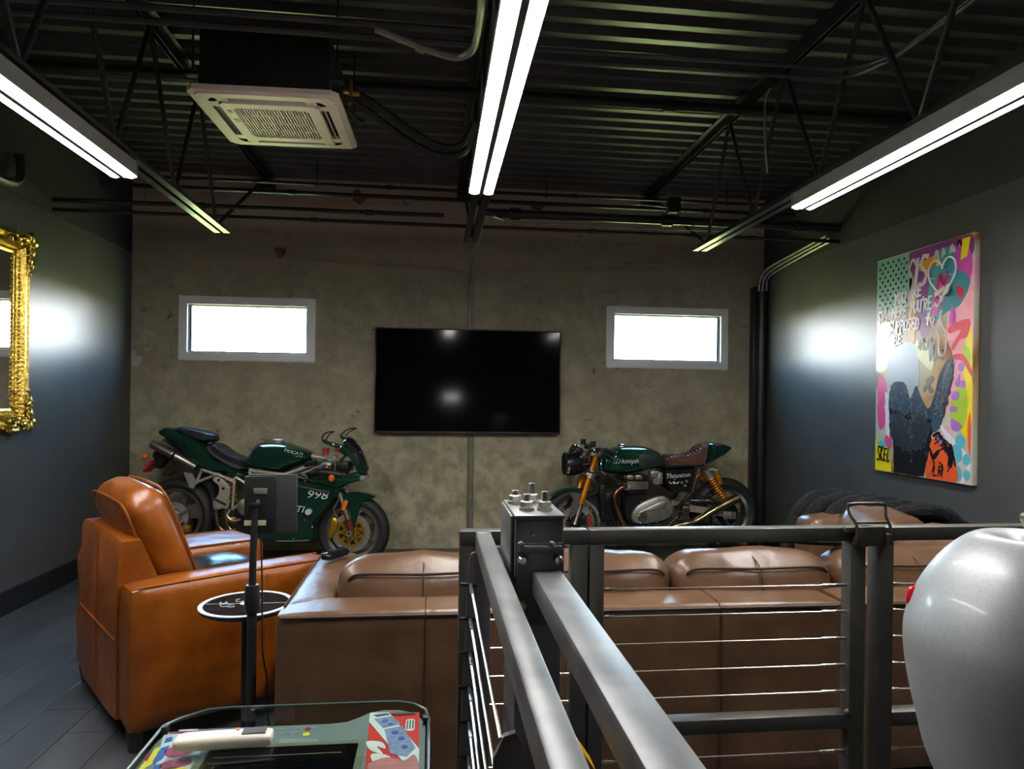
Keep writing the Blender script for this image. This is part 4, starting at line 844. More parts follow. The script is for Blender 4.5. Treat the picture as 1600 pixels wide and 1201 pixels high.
# ------------------------------------------------------------------ orange armchair (x forward, y to its far side)
ch = thing('armchair', 'tan orange leather armchair with tall puffed back in front of the sport motorcycle', 'armchair', (-1.165, 2.785, 0), radians(36))
def seam(mb_path, m, parent, r=.004, name='seam'): return obj(name, MB().tube(mb_path, r, 6), m, parent)
AT = .655
for y0, y1, al in ((0, .17, .88), (.63, 1.0, .80)):
    a = obj('armrest', MB().rbox((al/2+.004, (y0+y1)/2, (AT+.085)/2), (al-.008, y1-y0, AT-.085), .03, 12, (.006, .008, .012), wr=.004, seed=y0), orange_l, ch)
    for yy in (y0+.012, y1-.012): seam([(.02, yy, AT-.001), (.2, yy, AT+.002), (.7, yy, AT+.002), (al-.02, yy, AT-.001)], orange_l, a, .0035, 'piping')
    seam([(.55, y0-.004 if y0 == 0 else y1+.004, .11), (.55, y0-.007 if y0 == 0 else y1+.007, .38), (.55, y0-.003 if y0 == 0 else y1+.003, AT-.02)], seam_o, a, .0025)
bk = obj('back_frame', MB().pillow([(-.002, .09), (-.006, .45), (.0, .80), (.012, .826), (.085, .826), (.12, .74), (.175, .60), (.17, .09)], .345, lambda u, v, z: (u, .5+v, z), .03, 6, 5, 1), orange_l, ch)
seam([(-.006, .5, .10), (-.009, .5, .45), (-.003, .5, .81)], seam_o, bk, .0022); seam([(-.005, .17, .42), (-.009, .5, .425), (-.005, .83, .42)], orange_l, bk, .005)
Mb = Matrix.Rotation(radians(-21), 3, 'Y')
bc = obj('back_cushion', MB().rbox((.180, .50, .785), (.175, .62, .46), .07, 14, (.018, .02, .03), Mb, .012, 1), orange_l, ch)
def bpt(x, y, z): return tuple(Mb @ Vector((x, y, z))+Vector((.180, .50, .785)))
for xx in (-.080, .080):
    seam(bend([bpt(xx*1.02, -.285, -.18), bpt(xx*1.05, -.297, .06), bpt(xx, -.285, .20), bpt(xx, -.15, .226), bpt(xx, .15, .226), bpt(xx, .285, .20), bpt(xx*1.05, .297, .06)], 5), orange_l, bc, .006, 'piping')
obj('seat_base', MB().rbox((.49, .40, .24), (.66, .46, .28), .02, 6, wr=.003), orange_l, ch)
obj('seat_cushion', MB().rbox((.50, .40, .43), (.66, .455, .16), .06, 10, (.01, .0, .03), wr=.006), orange_l, ch)
for x, y in ((.06, .06), (.06, .94), (.80, .06), (.80, .94)):
    obj('foot', MB().lathe([(0, 0), (.035, 0), (.05, .092), (0, .092)], (x, y, 0), 'z', 4), foot_m, ch, smooth=False)
pc = thing('lumbar_pillow', 'glossy black leather pillow on the seat of the orange armchair', 'cushion', (-1.00, 3.27, .50), radians(36))
obj('pillow_cover', MB().rbox((.07, 0, .062), (.36, .36, .13), .06, 12, (.02, .02, .05), Matrix.Rotation(radians(12), 3, 'Y'), .012, 5), dark_l, pc)

# ------------------------------------------------------------------ brown sectional sofa
so = thing('sectional_sofa', 'long brown leather sectional sofa with its back to the cable railing', 'sofa', (-.51, 2.30, 0))
def sx(x): return x+.51
obj('back_frame', MB().rbox((.9925, .10, .395), (1.985, .20, .615), .022, 14, (0, .006, .006), wr=.002), brown_l, so)
obj('back_frame', MB().rbox((2.45, .10, .395), (.90, .20, .615), .022, 12, (0, .006, .006), wr=.002, seed=4), brown_l, so)
for x in (.49, 1.52): seam([(x, -.006, .10), (x, -.010, .4), (x, -.003, .695), (x, .03, .706), (x, .18, .706)], seam_b, so, .003)
seam([(.02, -.001, .690), (1.96, -.001, .690)], seam_b, so, .005, 'piping'); seam([(2.02, -.001, .690), (2.88, -.001, .690)], seam_b, so, .005, 'piping')
am = obj('armrest', MB().rbox((.085, .52, .40), (.17, .86, .60), .03, 12, (.006, .01, .012), wr=.004), brown_l, so)
seam([(.012, .1, .700), (.012, .92, .700)], seam_b, am, .004, 'piping')
obj('base', MB().rbox((1.45, .55, .22), (2.6, .72, .24), .02, 8), brown_l, so)
for k, (x0, x1) in enumerate(((.17, .79), (.795, 1.425), (1.43, 2.08), (2.10, 2.74))):
    if k < 3: obj('seat_cushion', MB().rbox(((x0+x1)/2, .60, .41), (x1-x0, .68, .17), .06, 10, (.004, .01, .03), wr=.006, seed=k), brown_l, so)
    c = obj('back_cushion', MB().rbox(((x0+x1)/2, .31, .618), (x1-x0+.004, .24, .38), .085, 14, (.004, .05, .022), Matrix.Rotation(radians(-7), 3, 'X'), .012, k*3+1), brown_l, so)
    seam(bend([(x0+.04, .205, .758), (x0+.09, .196, .780), ((x0+x1)/2, .180, .780), (x1-.09, .196, .780), (x1-.04, .205, .758)], 5), seam_b, c, .0055, 'piping')
    seam(bend([((x0+x1)/2, .164, .63), ((x0+x1)/2, .158, .70), ((x0+x1)/2, .180, .780), ((x0+x1)/2, .25, .812)], 4), seam_b, c, .003)
# return along the painting side
obj('return_base', MB().rbox((2.62, .74, .22), (.86, 1.05, .24), .02, 8), brown_l, so)
obj('return_back', MB().rbox((2.98, .70, .40), (.20, 1.10, .62), .04, 10, wr=.003), brown_l, so)
for k, (y0, y1) in enumerate(((.26, .72), (.72, 1.18))):
    obj('return_cushion', MB().rbox((2.80, (y0+y1)/2, .652), (.26, y1-y0, .40), .09, 12, (.05, .0, .03), Matrix.Rotation(radians(-8), 3, 'Y'), .014, k*5+2), brown_l, so)
obj('return_arm', MB().rbox((2.79, 1.22, .435), (.56, .20, .71), .05, 10, (.01, .01, .03), wr=.006), brown_l, so)
for x in (.06, 1.0, 1.9, 2.85):
    for y in (.06, .86): obj('foot', MB().cbox(x-.03, x+.03, y-.03, y+.03, 0, .10, .004), foot_m, so)
# blanket over the return arm: channels of faux fur
bl = MB(); NR = 6
for k in range(NR):
    P = [(2.00, .50), (2.005, .60), (2.03, .72), (2.085, .825), (2.17, .872), (2.29, .888), (2.42, .86), (2.53, .80), (2.60, .73)]
    path = bend([(x+.046*k+.008*sin(k*2+i), 3.68-.078*k+.010*sin(i*1.3+k), z-.004*k+.006*sin(k*1.7+i*2)) for i, (x, z) in enumerate(P)], 5)
    m_ = MB().tube(path, .040, 9); bl.add([Vector(v)+Vector((0, 0, noise.noise(Vector(v)*22)*.010)) for v in m_.v], m_.f)
fold = MB()
o = tag(obj('throw_blanket', bl, fur), 'black ribbed faux fur throw draped over the far arm of the sofa', 'blanket')
fo_ = MB()
for k in range(4):
    path = bend([(1.15+.2*j+.05*k, 2.66+.03*k+.02*sin(j*2+k), .856+.010*sin(j*1.7+k)) for j in range(5)], 4)
    fo_.tube(path, .022, 7)
tag(obj('folded_throw', fo_, fur), 'black throw bunched along the top of the right sofa back cushions', 'blanket')
# remote on sofa arm
rc = thing('remote_control', 'small glossy black controller on the left arm of the brown sofa', 'remote', (-.415, 3.02, .722), radians(60))
obj('shell', MB().rbox((0, 0, .014), (.15, .05, .028), .013, 8, (0, 0, .004)), mat('shiny_black_shell', (.006, .006, .007, 1), .08, noise_=(20, .1)), rc)
obj('thumb_pad', MB().lathe([(0, 0), (.014, 0), (.012, .012), (0, .014)], (.04, 0, .028), 'z', 14).lathe([(0, 0), (.009, 0), (.008, .01), (0, .011)], (-.03, 0, .028), 'z', 12), blk_plastic, rc)

# ------------------------------------------------------------------ tablet on a pole, and the small round table
ts = thing('tablet_stand', 'black floor stand holding a tablet in front of the orange armchair', 'tablet stand', (-.610, 2.42, 0))
obj('base_disc', MB().lathe([(0, 0), (.14, 0), (.14, .008), (.12, .016), (0, .018)], seg=32), blk_metal, ts)
obj('lower_tube', MB().bar((0, 0, .015), (0, 0, .70), .0165, seg=16), mat('black_satin_tube', (.03, .03, .031, 1), .35, .4, noise_=(9, .15)), ts)
obj('height_collar', MB().lathe([(0, .675), (.022, .675), (.026, .69), (.026, .735), (.021, .77), (0, .77)], seg=18), blk_plastic, ts)
obj('upper_tube', MB().tube([(0, 0, .76), (.002, 0, .90), (.008, 0, 1.045)], [.0125, .0115, .010], 14), MATS['black_satin_tube'], ts)
tbt = obj('tablet', MB().cbox(-.022, .143, .016, .026, .945, 1.146, .004), mat('dark_grey_tablet_back', (.055, .055, .058, 1), .45, .3, noise_=(30, .1)), ts, rot=(0, 0, radians(-4)))
obj('tablet_clamp', MB().cbox(-.032, .070, .004, .016, .943, 1.140, .004).lathe([(0, 0), (.018, 0), (.018, .008), (0, .008)], (.008, .0, 1.042), 'z', 14), blk_plastic, ts)
obj('label_strip', MB().b2(-.03, .042, .0025, .004, .972, .990), mat('aged_label', lin(196, 188, 150), .6, noise_=(30, .15)), ts, smooth=False)
obj('clamp_latch', MB().cbox(.0, .045, .001, .004, 1.08, 1.10, .001).bar((.015, .004, 1.055), (.015, .0, 1.055), .006), alu, ts)
obj('power_cable', MB().tube(bend([(.02, .01, 1.0), (.028, .016, .80), (.03, .02, .62), (.034, .018, .52), (.048, .018, .44), (.045, .018, .36), (.06, .02, .25), (.05, .02, .12), (.08, .03, .03)], 6), .003, 6), rubber, ts)
rt = thing('round_side_table', 'small round black table with white rim behind the tablet stand pole', 'side table', (-.675, 2.60, 0))
Zt = .652
obj('table_top', MB().lathe([(0, Zt-.018), (.15, Zt-.018), (.163, Zt-.008), (.163, Zt), (0, Zt)], seg=48), mat('navy_table_edge', (.01, .02, .045, 1), .3, noise_=(9, .2)), rt)
obj('top_surface', MB().lathe([(0, Zt+.0022), (.148, Zt+.0022), (.148, Zt), (0, Zt)], seg=48), mat('black_printed_top', (.014, .011, .011, 1), .7, noise_=(9, .3), spec=0.), rt)
obj('white_rim', MB().lathe([(.148, Zt), (.164, Zt), (.164, Zt+.003), (.148, Zt+.003)], seg=48, close=True), white_print, rt)
ln = MB().b2(-.145, .145, -.001, .001, Zt+.0022, Zt+.0028); ln.lathe([(0, Zt+.0022), (.022, Zt+.0022), (.022, Zt+.004), (0, Zt+.004)], seg=20)
for (x, y, r_, s0) in ((-.07, -.02, .018, .3), (-.045, -.03, .014, 1.2), (-.03, .04, .02, 2), (.03, .035, .012, 0), (-.085, .012, .012, 2.4)):
    ln.tube([(x+r_*cos(s0+a*.5)*(1+.25*sin(a*1.7)), y+r_*.9*sin(s0+a*.5), Zt+.0026) for a in range(11)], .0009, 4)
obj('white_line_print', ln, white_print, rt, rot=(0, 0, 0))
obj('top_bracket', MB().cbox(-.05, .06, -.04, .04, Zt-.055, Zt-.018, .008), blk_plastic, rt)
obj('table_column', MB().bar((0, 0, .02), (0, 0, Zt-.03), .016, seg=14), blk_metal, rt)
obj('table_foot', MB().lathe([(0, 0), (.13, 0), (.13, .01), (.03, .022), (0, .022)], seg=32), blk_metal, rt)
# ------------------------------------------------------------------ cable railing across the room
RT = 1.07; YR = 1.80
def cable_run(parent, x0, x1, zs, y=0, fit=(1, 1)):
    for z in zs:
        c = obj('cable', MB().bar((x0, y, z), (x1, y, z), .0024, seg=6), cable_m, parent)
        if fit[0]: obj('cable_fitting', MB().bar((x0, y, z), (x0+.035, y, z), .0042, seg=8).bar((x0+.012, y, z), (x0+.02, y, z), .006, seg=6), zinc, c)
        fm = MB()
        if fit[1]: fm.bar((x1-.07, y, z), (x1, y, z), .0042, seg=8).bar((x1-.03, y, z), (x1-.022, y, z), .006, seg=6).bar((x1-.065, y, z), (x1-.055, y, z), .0052, seg=6)
        if fm.v: obj('cable_fitting', fm, zinc, c)
ZS = [.905, .831, .756, .681, .607, .440, .366, .292, .218, .144]
# centre gate leaf between the two pairs of posts
def leaf(name, label, x0, x1, wl, wr, zs, depth=.045, fit=(1, 1), mid=True):
    r = thing(name, label, 'railing', (x0, YR, 0), 0); L = x1-x0; d = depth/2
    obj('top_rail', MB().cbox(0, L, -d, d, RT-.038, RT, .003), olive_st, r)
    obj('upright', MB().cbox(0, wl, -d, d, .04, RT-.038, .003), olive_st, r)
    obj('upright', MB().cbox(L-wr, L, -d, d, .04, RT-.038, .003), olive_st, r)
    if mid: obj('middle_rail', MB().cbox(wl, L-wr, -d, d, .512, .552, .003), olive_st, r)
    obj('bottom_rail', MB().cbox(wl, L-wr, -d, d, .055, .095, .003), olive_st, r)
    for x in (wl*.5, L-wr*.5): obj('floor_foot', MB().cbox(x-.018, x+.018, -d*.9, d*.9, 0, .041, .003), steel_dk, r)
    cable_run(r, wl, L-wr, zs, 0, fit)
    return r
g1 = leaf('cable_gate', 'wide steel cable gate leaf in front of the brown sofa back', .416, 1.201, .040, .046, ZS)
obj('weld_bead', MB().ball((.785-.05, -.02, .558), .008, 6), steel, g1)
leaf('cable_railing', 'steel cable panel between the latch post and the silver apple', 1.234, 2.60, .051, .045, ZS)
g0 = leaf('cable_railing', 'narrow steel cable panel behind the bolted box post', .070, .411, .048, .044, ZS, mid=False)
obj('door_bolt_rod', MB().bar((.343, .0, .55), (.343, .0, 1.0), .004, seg=6), chrome, g0)
# latch on the post pair
la = thing('gate_latch', 'dark steel wire bail latch clamping the two gate posts together', 'latch', (1.205, YR-.024, 1.03))
obj('latch_plate', MB().cbox(-.035, .045, -.012, .0, -.01, .044, .003).cbox(-.075, -.035, -.012, .0, .028, .044, .003), mat('worn_brown_steel', (.10, .09, .07, 1), .4, .8, noise_=(30, .3)), la)
obj('latch_lug', MB().cbox(-.05, -.03, -.02, .0, -.005, .02, .003), MATS['worn_brown_steel'], la)
obj('latch_lug', MB().cbox(.045, .06, -.02, 0, -.005, .025, .003), MATS['worn_brown_steel'], la)
obj('wire_bail', MB().tube(bend([(-.044, -.014, .0), (-.044, -.014, .05), (-.058, -.006, .075), (-.06, 0, .098), (-.05, 0, .106), (.04, 0, .106), (.05, 0, .098), (.048, -.006, .07), (.056, -.014, .045), (.056, -.014, 0)], 4), .0042, 8), MATS['worn_brown_steel'], la)
obj('bail_bar', MB().bar((-.05, -.012, .056), (.055, -.012, .056), .0035, seg=8), MATS['worn_brown_steel'], la)
# ------------------------------------------------------------------ gate rails running towards the viewer
ra = thing('stair_railing', 'long steel cable railing running towards the viewer on the left of the box post', 'railing', (.131, .25, 0))
obj('top_rail', MB().cbox(-.020, .020, 0, 1.50, RT-.05, RT, .005), steel, ra)
obj('end_post', MB().cbox(-.020, .020, 1.495, 1.53, 0, RT+.002, .004), steel_dk, ra)
pl = MB().prism([(-.078, 0), (-.013, 0), (-.016, .97), (-.018, 1.025), (-.026, 1.035), (-.036, 1.03), (-.041, 1.01)], 1.44, 1.452, lambda u, v, z: (u, v, z))
obj('cable_plate', pl, mat('mauve_grey_steel', (.165, .150, .160, 1), .42, .5, noise_=(9, .2)), ra, smooth=False)
pl2 = MB().prism([(-.052, 0), (.0, 0), (.0, .90), (-.004, .945), (-.016, .965), (-.032, .96), (-.046, .93)], .665, .675, lambda u, v, z: (u, v, z))
obj('cable_plate', pl2, MATS['mauve_grey_steel'], ra, smooth=False)
for k, z in enumerate((.955, .870, .786, .700, .615, .53, .445, .36)):
    c = obj('cable', MB().bar((-.036, .67 if k == 0 else 0, z), (-.036, 1.445, z), .0028, seg=6), cable_m, ra)
    obj('cable_fitting', MB().bar((-.036, 1.36, z), (-.036, 1.437, z), .0045, seg=8), zinc, c)
    obj('cable_stud', MB().bar((-.060, 1.446, z), (-.02, 1.434, z), .005, seg=6), blk_metal, ra)
for z in (.905, .82): obj('plate_bolt', MB().lathe([(0, -.008), (.008, -.006), (.009, 0)], (-.022, .665, z), 'y', 8), zinc, ra)
ob = obj('near_post', MB().cbox(-.020, .020, 0, .04, 0, RT-.05, .004), steel_dk, ra)
rb = thing('swing_gate', 'broad steel gate rail running from the bolted box towards the viewer', 'gate', (.231, .25, 0))
obj('top_rail', MB().cbox(-.030, .030, 0, 1.115, RT-.05, RT, .005), steel, rb)
obj('near_post', MB().cbox(-.028, .028, 0, .05, 0, RT-.05, .004), steel_dk, rb)
obj('lower_rail', MB().cbox(-.024, .024, .05, 1.10, .10, .15, .004), steel_dk, rb)
# box post
bp = thing('gate_post', 'heavy steel box post topped with four bolts', 'post', (.2165, 1.475, 0))
obj('column', MB().cbox(-.048, .048, -.095, .105, .012, .985, .004), mat('mauve_grey_steel', (.165, .150, .160, 1), .42, .5, noise_=(9, .2)), bp)
hb = obj('head_box', MB().cbox(-.050, .050, -.102, .112, .955, 1.172, .005), steel_dk, bp)
obj('top_plate', MB().cbox(-.052, .052, -.106, .116, 1.172, 1.180, .002), steel, hb)
obj('side_flange', MB().cbox(-.058, -.052, -.085, .116, 1.06, 1.176, .002), steel, hb)
obj('face_plate', MB().cbox(-.046, .050, -.110, -.104, .965, 1.125, .003), steel_dk, hb)
obj('hinge_bar', MB().cbox(-.045, .045, -.124, -.110, 1.108, 1.122, .005).ball((-.040, -.117, 1.124), .0075, 6).ball((.022, -.117, 1.124), .0075, 6), steel, hb)
for x, z in ((-.035, 1.091), (.037, 1.091), (-.036, 1.0)):
    obj('face_bolt', MB().lathe([(0, -.1195), (.007, -.119), (.0105, -.114), (.0105, -.108)], (x, 0, z), 'y', 18), zinc, hb)
obj('face_screw', MB().lathe([(0, -.109), (.005, -.107), (.0055, -.101)], (-.014, 0, 1.143), 'y', 12), zinc, hb)
for k, (x, y, hgt) in enumerate(((-.032, .055, .030), (-.018, -.035, .034), (.008, .070, .044), (.020, -.040, .040))):
    b = obj('top_bolt', MB().lathe([(0, 1.18), (.0085, 1.18), (.0085, 1.18+hgt-.003), (.007, 1.18+hgt), (0, 1.18+hgt)], (x, y, 0), 'z', 14), zinc, hb)
    obj('hex_nut', MB().lathe([(0, 1.186), (.014, 1.186), (.014, 1.198), (.012, 1.2), (0, 1.2)], (x, y, 0), 'z', 6), zinc, b, smooth=False)
    obj('washer', MB().lathe([(0, 1.18), (.0165, 1.18), (.0165, 1.186), (0, 1.186)], (x, y, 0), 'z', 18), zinc, b)
obj('base_plate', MB().cbox(-.09, .09, -.14, .15, 0, .012, .002), steel_dk, bp)
ye = thing('yellow_strap', 'bright yellow strap looped under the left hand steel rail', 'strap', (.180, .79, .965))
obj('strap_band', MB().prism([(-.012, .055), (.012, .02), (.03, -.02), (.035, -.10), (.025, -.10), (.018, -.02), (.0, .015), (-.018, .045)], -.018, .018, lambda u, v, z: (u, v, z)), mat('yellow_webbing', lin(238, 176, 0), .55, noise_=(60, .1)), ye)

# ------------------------------------------------------------------ silver apple on a plinth
ap = thing('apple_sculpture', 'big silver metallic apple sculpture with a stem at the right edge', 'sculpture', (1.136, 1.18, .62))
pr = [(0, .012), (.04, .0), (.09, .008), (.138, .040), (.168, .10), (.188, .18), (.204, .26), (.211, .33), (.206, .375), (.188, .43), (.155, .487), (.120, .526), (.088, .546), (.06, .543), (.03, .522), (.012, .50), (0, .495)]
prs = [tuple(p)[:2] for p in smooth_open([(a, b, 0) for a, b in pr], 4)]
apple = MB().lathe([(max(0, a), b) for a, b in prs], seg=64)
def lobes(v):
    a = math.atan2(v[1], v[0]); k = 1+.018*cos(5*a)*(1-min(1, v[2]/.55)*.6); return (v[0]*k, v[1]*k, v[2])
apple.v = [lobes(v) for v in apple.v]
obj('apple_body', apple, silver_p, ap)
obj('stem', MB().tube(bend([(0, 0, .49), (.0, 0, .53), (-.008, -.005, .560), (-.026, -.008, .590)], 5), [.015]*3+[.011]*4+[.009]*4+[.010]*4+[.006], 12), mat('cast_stem_metal', (.42, .39, .33, 1), .32, .9, noise_=(30, .2)), ap)
obj('red_leaf', MB().ball((-.158, .108, .402), .019, 10, (1.0, .6, 1.3)), mat('red_gloss', (.7, .01, .03, 1), .15, noise_=(9, .05)), ap)
pd = thing('plinth', 'dark round plinth under the silver apple', 'plinth', (1.136, 1.18, 0))
obj('plinth_column', MB().lathe([(0, .015), (.11, .015), (.10, .60), (0, .60)], seg=32), blk_metal, pd)
obj('plinth_top', MB().lathe([(0, .60), (.12, .60), (.12, .615), (.115, .62), (0, .62)], seg=32), blk_metal, pd)
obj('plinth_foot', MB().lathe([(0, 0), (.15, 0), (.15, .012), (.14, .016), (0, .016)], seg=32), blk_metal, pd)

# ------------------------------------------------------------------ glass topped arcade table
at = thing('arcade_table', 'glass topped cocktail arcade table with red and white card in front of the sofa', 'table', (-.285, 1.30, 0))
def rrect(x0, x1, y0, y1, r, ch=0, n=6):
    out = []
    for cx_, cy_, a0 in ((x1-r, y1-r, 0), (x0+r, y1-r, pi/2), (x0+r, y0+r, pi), (x1-r, y0+r, 1.5*pi)):
        out += [(cx_+r*cos(a0+pi/2*k/n), cy_+r*sin(a0+pi/2*k/n)) for k in range(n+1)]
    return out
flat = lambda u, v, z: (u, z, v)
ZG = .72
Y1, Y0 = .30, -.30
body = rrect(-.25, .25, -.27, .27, .03)
obj('cabinet', MB().prism(body, .06, .668, flat), mat('black_laminate_cabinet', (.012, .012, .012, 1), .4, noise_=(20, .2)), at)
obj('plinth_base', MB().prism(rrect(-.23, .23, -.25, .25, .03), 0, .06, flat), blk_plastic, at)
top = [(-.275, -.30), (.282, -.30), (.282, .20), (.275, .245), (.25, .275), (.215, .29), (.18, .292), (-.16, .292), (-.205, .285), (-.25, .25), (-.275, .215)]
topS = [(p[0], p[1]) for p in top]
trim_m = mat('grey_green_bezel_board', (.150, .168, .160, 1), .45, noise_=(5, .15))
obj('bezel_board', MB().prism([(-.268, -.29), (.275, -.29), (.275, .19), (.264, .225), (.244, .255), (.215, .270), (.18, .272), (.150, .262), (.128, .24), (.105, .222), (.07, .216), (-.19, .216), (-.235, .214), (-.262, .20), (-.270, .17)], .668, .706, flat), trim_m, at, smooth=False)
obj('under_tray', MB().prism([(p[0]*.97, p[1]*.97) for p in topS], .664, .6695, flat), mat('reflection_blue_tray', (.075, .095, .108, 1), .35, noise_=(9, .35)), at, smooth=False)  # slate blue tray colour stands in for the bluish reflection in the glass
obj('glass_top', MB().prism(topS, ZG-.008, ZG, flat), table_glass, at, smooth=False)
for x, y in ((-.266, .205), (.275, .20), (-.27, -.25), (.278, -.25)): obj('glass_clip', MB().cbox(x-.006, x+.006, y-.009, y+.009, .700, ZG+.003, .002), blk_plastic, at)
obj('glass_edge', MB().tube([(p[0], p[1], ZG-.004) for p in topS+topS[:1]], .0036, 6), mat('green_grey_glass_edge', (.07, .09, .085, 1), .25, noise_=(9, .1)), at)
# monitor and printed cards under the glass
ZB_ = .706
obj('screen_well', MB().b2(-.150, .140, -.24, .122, ZB_, ZB_+.0012), blk_gloss, at, smooth=False)
fm_ = mat('olive_screen_frame', (.13, .14, .085, 1), .4, noise_=(9, .15))
for a in ((-.165, .152, .122, .136), (-.165, .152, -.255, -.24), (-.165, -.150, -.24, .122), (.140, .152, -.24, .122)):
    obj('screen_frame', MB().b2(a[0], a[1], a[2], a[3], ZB_, ZB_+.0025), fm_, at, smooth=False)
obj('screen_glint_bar', MB().b2(-.135, .11, .088, .091, ZB_+.0012, ZB_+.002), fm_, at, smooth=False)
def card(name, poly, m, par, lv=1, curve=False):
    if curve: poly = [(q[0], q[1]) for q in smooth_closed([(p_[0], p_[1], 0) for p_ in poly], 4)]
    return obj(name, MB().prism(poly, ZB_, ZB_+.0006*lv, flat), m, par, smooth=False)
bp_ = mat('blue_grey_print', lin(120, 130, 165), .5, noise_=(90, .3)); pb = mat('dark_blue_print', lin(60, 70, 160), .5, noise_=(30, .1))
mg = mat('magenta_print', lin(170, 35, 90), .5, noise_=(40, .2)); yl = mat('yellow_print', lin(230, 205, 30), .5, noise_=(40, .1)); bl_ = mat('blue_print', lin(40, 80, 170), .5, noise_=(40, .15))
ck_ = mat('charcoal_print', lin(70, 66, 70), .5, noise_=(30, .1)); pk_ = mat('dull_pink_print', lin(180, 105, 105), .5, noise_=(30, .15))
rw_ = card('red_card', [(.151, .260), (.261, .254), (.264, -.12), (.170, -.12)], mat('red_card_print', lin(205, 35, 30), .4, noise_=(9, .08)), at)
card('white_band', [(.151, .260), (.192, .258), (.264, .09), (.264, -.02), (.152, .218)], white_print, rw_, 2)
card('blue_panel', [(.163, .228), (.200, .238), (.222, .200), (.185, .185)], bp_, rw_, 3); card('blue_panel', [(.188, .178), (.226, .190), (.256, .095), (.240, .062), (.208, .075)], bp_, rw_, 3)
for x, y, r_ in ((.187, .216, .007), (.200, .201, .0055), (.212, .162, .008), (.226, .135, .007), (.234, .10, .007)): card('blue_dot', [(x+r_*cos(q*pi/5), y+r_*sin(q*pi/5)) for q in range(10)], pb, rw_, 4)
card('white_mark', rrect(.232, .252, .168, .222, .009, n=4), white_print, rw_, 2)
for k in range(3): card('mark_slot', rrect(.2345+.006*k, .2375+.006*k, .176, .214, .001, n=2), ck_, rw_, 3)
card('dark_stroke', [(.160, .245), (.188, .252), (.195, .246), (.168, .238)], ck_, rw_, 4); card('dark_stroke', [(.198, .250), (.250, .252), (.252, .243), (.21, .240)], ck_, rw_, 4)
card('white_shape', [(.156, .13), (.186, .125), (.196, .098), (.178, .108), (.192, .078), (.166, .095)], white_print, rw_, 2, True)
card('pink_shape', [(.165, .03), (.20, .06), (.235, .045), (.255, .065), (.262, .0), (.20, -.03)], pk_, rw_, 5, True); card('white_shape', [(.17, .075), (.20, .07), (.235, .02), (.22, .0), (.18, .04)], white_print, rw_, 4, True)
lc = card('sticker_sheet', [(-.270, .208), (-.20, .206), (-.176, .15), (-.154, .069), (-.15, -.10), (-.235, -.10), (-.232, .06)], mat('grey_white_print', lin(196, 198, 202), .5, noise_=(9, .06)), at)
card('magenta_shape', [(-.232, .142), (-.19, .150), (-.183, .118), (-.215, .10), (-.236, .118)], mg, lc, 2, True); card('magenta_shape', [(-.222, .085), (-.185, .10), (-.172, .075), (-.20, .058), (-.225, .065)], mg, lc, 2, True)
card('blue_shape', [(-.256, .18), (-.245, .185), (-.240, .168), (-.252, .160)], bl_, lc, 2); card('blue_shape', [(-.250, .14), (-.238, .15), (-.232, .10), (-.240, .08), (-.247, .09)], bl_, lc, 2); card('blue_shape', [(-.238, .075), (-.226, .08), (-.222, .06), (-.234, .055)], bl_, lc, 2)
card('yellow_shape', [(-.262, .14), (-.254, .15), (-.245, .08), (-.262, .045)], yl, at, 1); card('yellow_shape', [(-.222, .05), (-.17, .055), (-.165, -.03), (-.21, -.04)], yl, lc, 2, True); card('red_shape', [(-.266, .10), (-.262, .13), (-.258, .09)], red_lens, at, 2)
card('magenta_caption', [(-.258, .206), (-.175, .206), (-.172, .199), (-.255, .199)], mg, at, 2)
card('white_caption', [(-.243, .213), (-.222, .2145), (-.205, .2135), (-.20, .206), (-.238, .207)], white_print, at, 3)
obj('tray_mark', MB().b2(-.165, -.11, .247, .253, .6695, .671), yl, at, smooth=False)
for j, (y, n) in enumerate(((.198, 6), (.178, 5))):
    for k in range(n): card('caption_mark', [(-.045+k*.0155, y), (-.037+k*.0155+.003*((k*j) % 2), y), (-.037+k*.0155, y+.005), (-.045+k*.0155, y+.005)], mat('caption_blue_grey', lin(120, 140, 165), .5, noise_=(30, .2)), at)
card('yellow_dot', [(.027+.008*cos(q*pi/6), .172+.008*sin(q*pi/6)) for q in range(12)], yl, at, 2); card('red_dot', [(.026+.006*cos(q*pi/6), .197+.006*sin(q*pi/6)) for q in range(12)], red_lens, at, 2)
card('pale_panel', [(-.025, .160), (.055, .150), (.06, .132), (-.022, .140)], mat('pale_bezel_print', lin(135, 142, 130), .5, noise_=(20, .1)), at)
hh = thing('handheld_device', 'white handheld device with grey screen lying on the glass table', 'device', (-.405, 1.408, ZG), radians(3))
obj('device_body', MB().rbox((0, 0, .014), (.185, .044, .024), .010, 8, (0, 0, .002)), mat('white_device_plastic', lin(226, 214, 200), .4, noise_=(9, .03)), hh)
obj('device_screen', MB().b2(.035, .080, -.012, .013, .0268, .0292), mat('grey_lcd', (.10, .105, .11, 1), .25, noise_=(9, .1)), hh, smooth=False)
obj('device_button', MB().lathe([(0, .0265), (.004, .0265), (.004, .0295), (0, .0295)], (.024, .010, 0), 'z', 10), amber, hh)
obj('device_foot', MB().cbox(-.07, .07, -.012, .012, 0, .004, .001), blk_plastic, hh)

# ------------------------------------------------------------------ painting on the right wall
PW, PH = .905, 1.525
pa = thing('painting', 'colourful graffiti style canvas with black hand shape on the right wall', 'painting', (XR-.002, 3.775, .93), -pi/2)
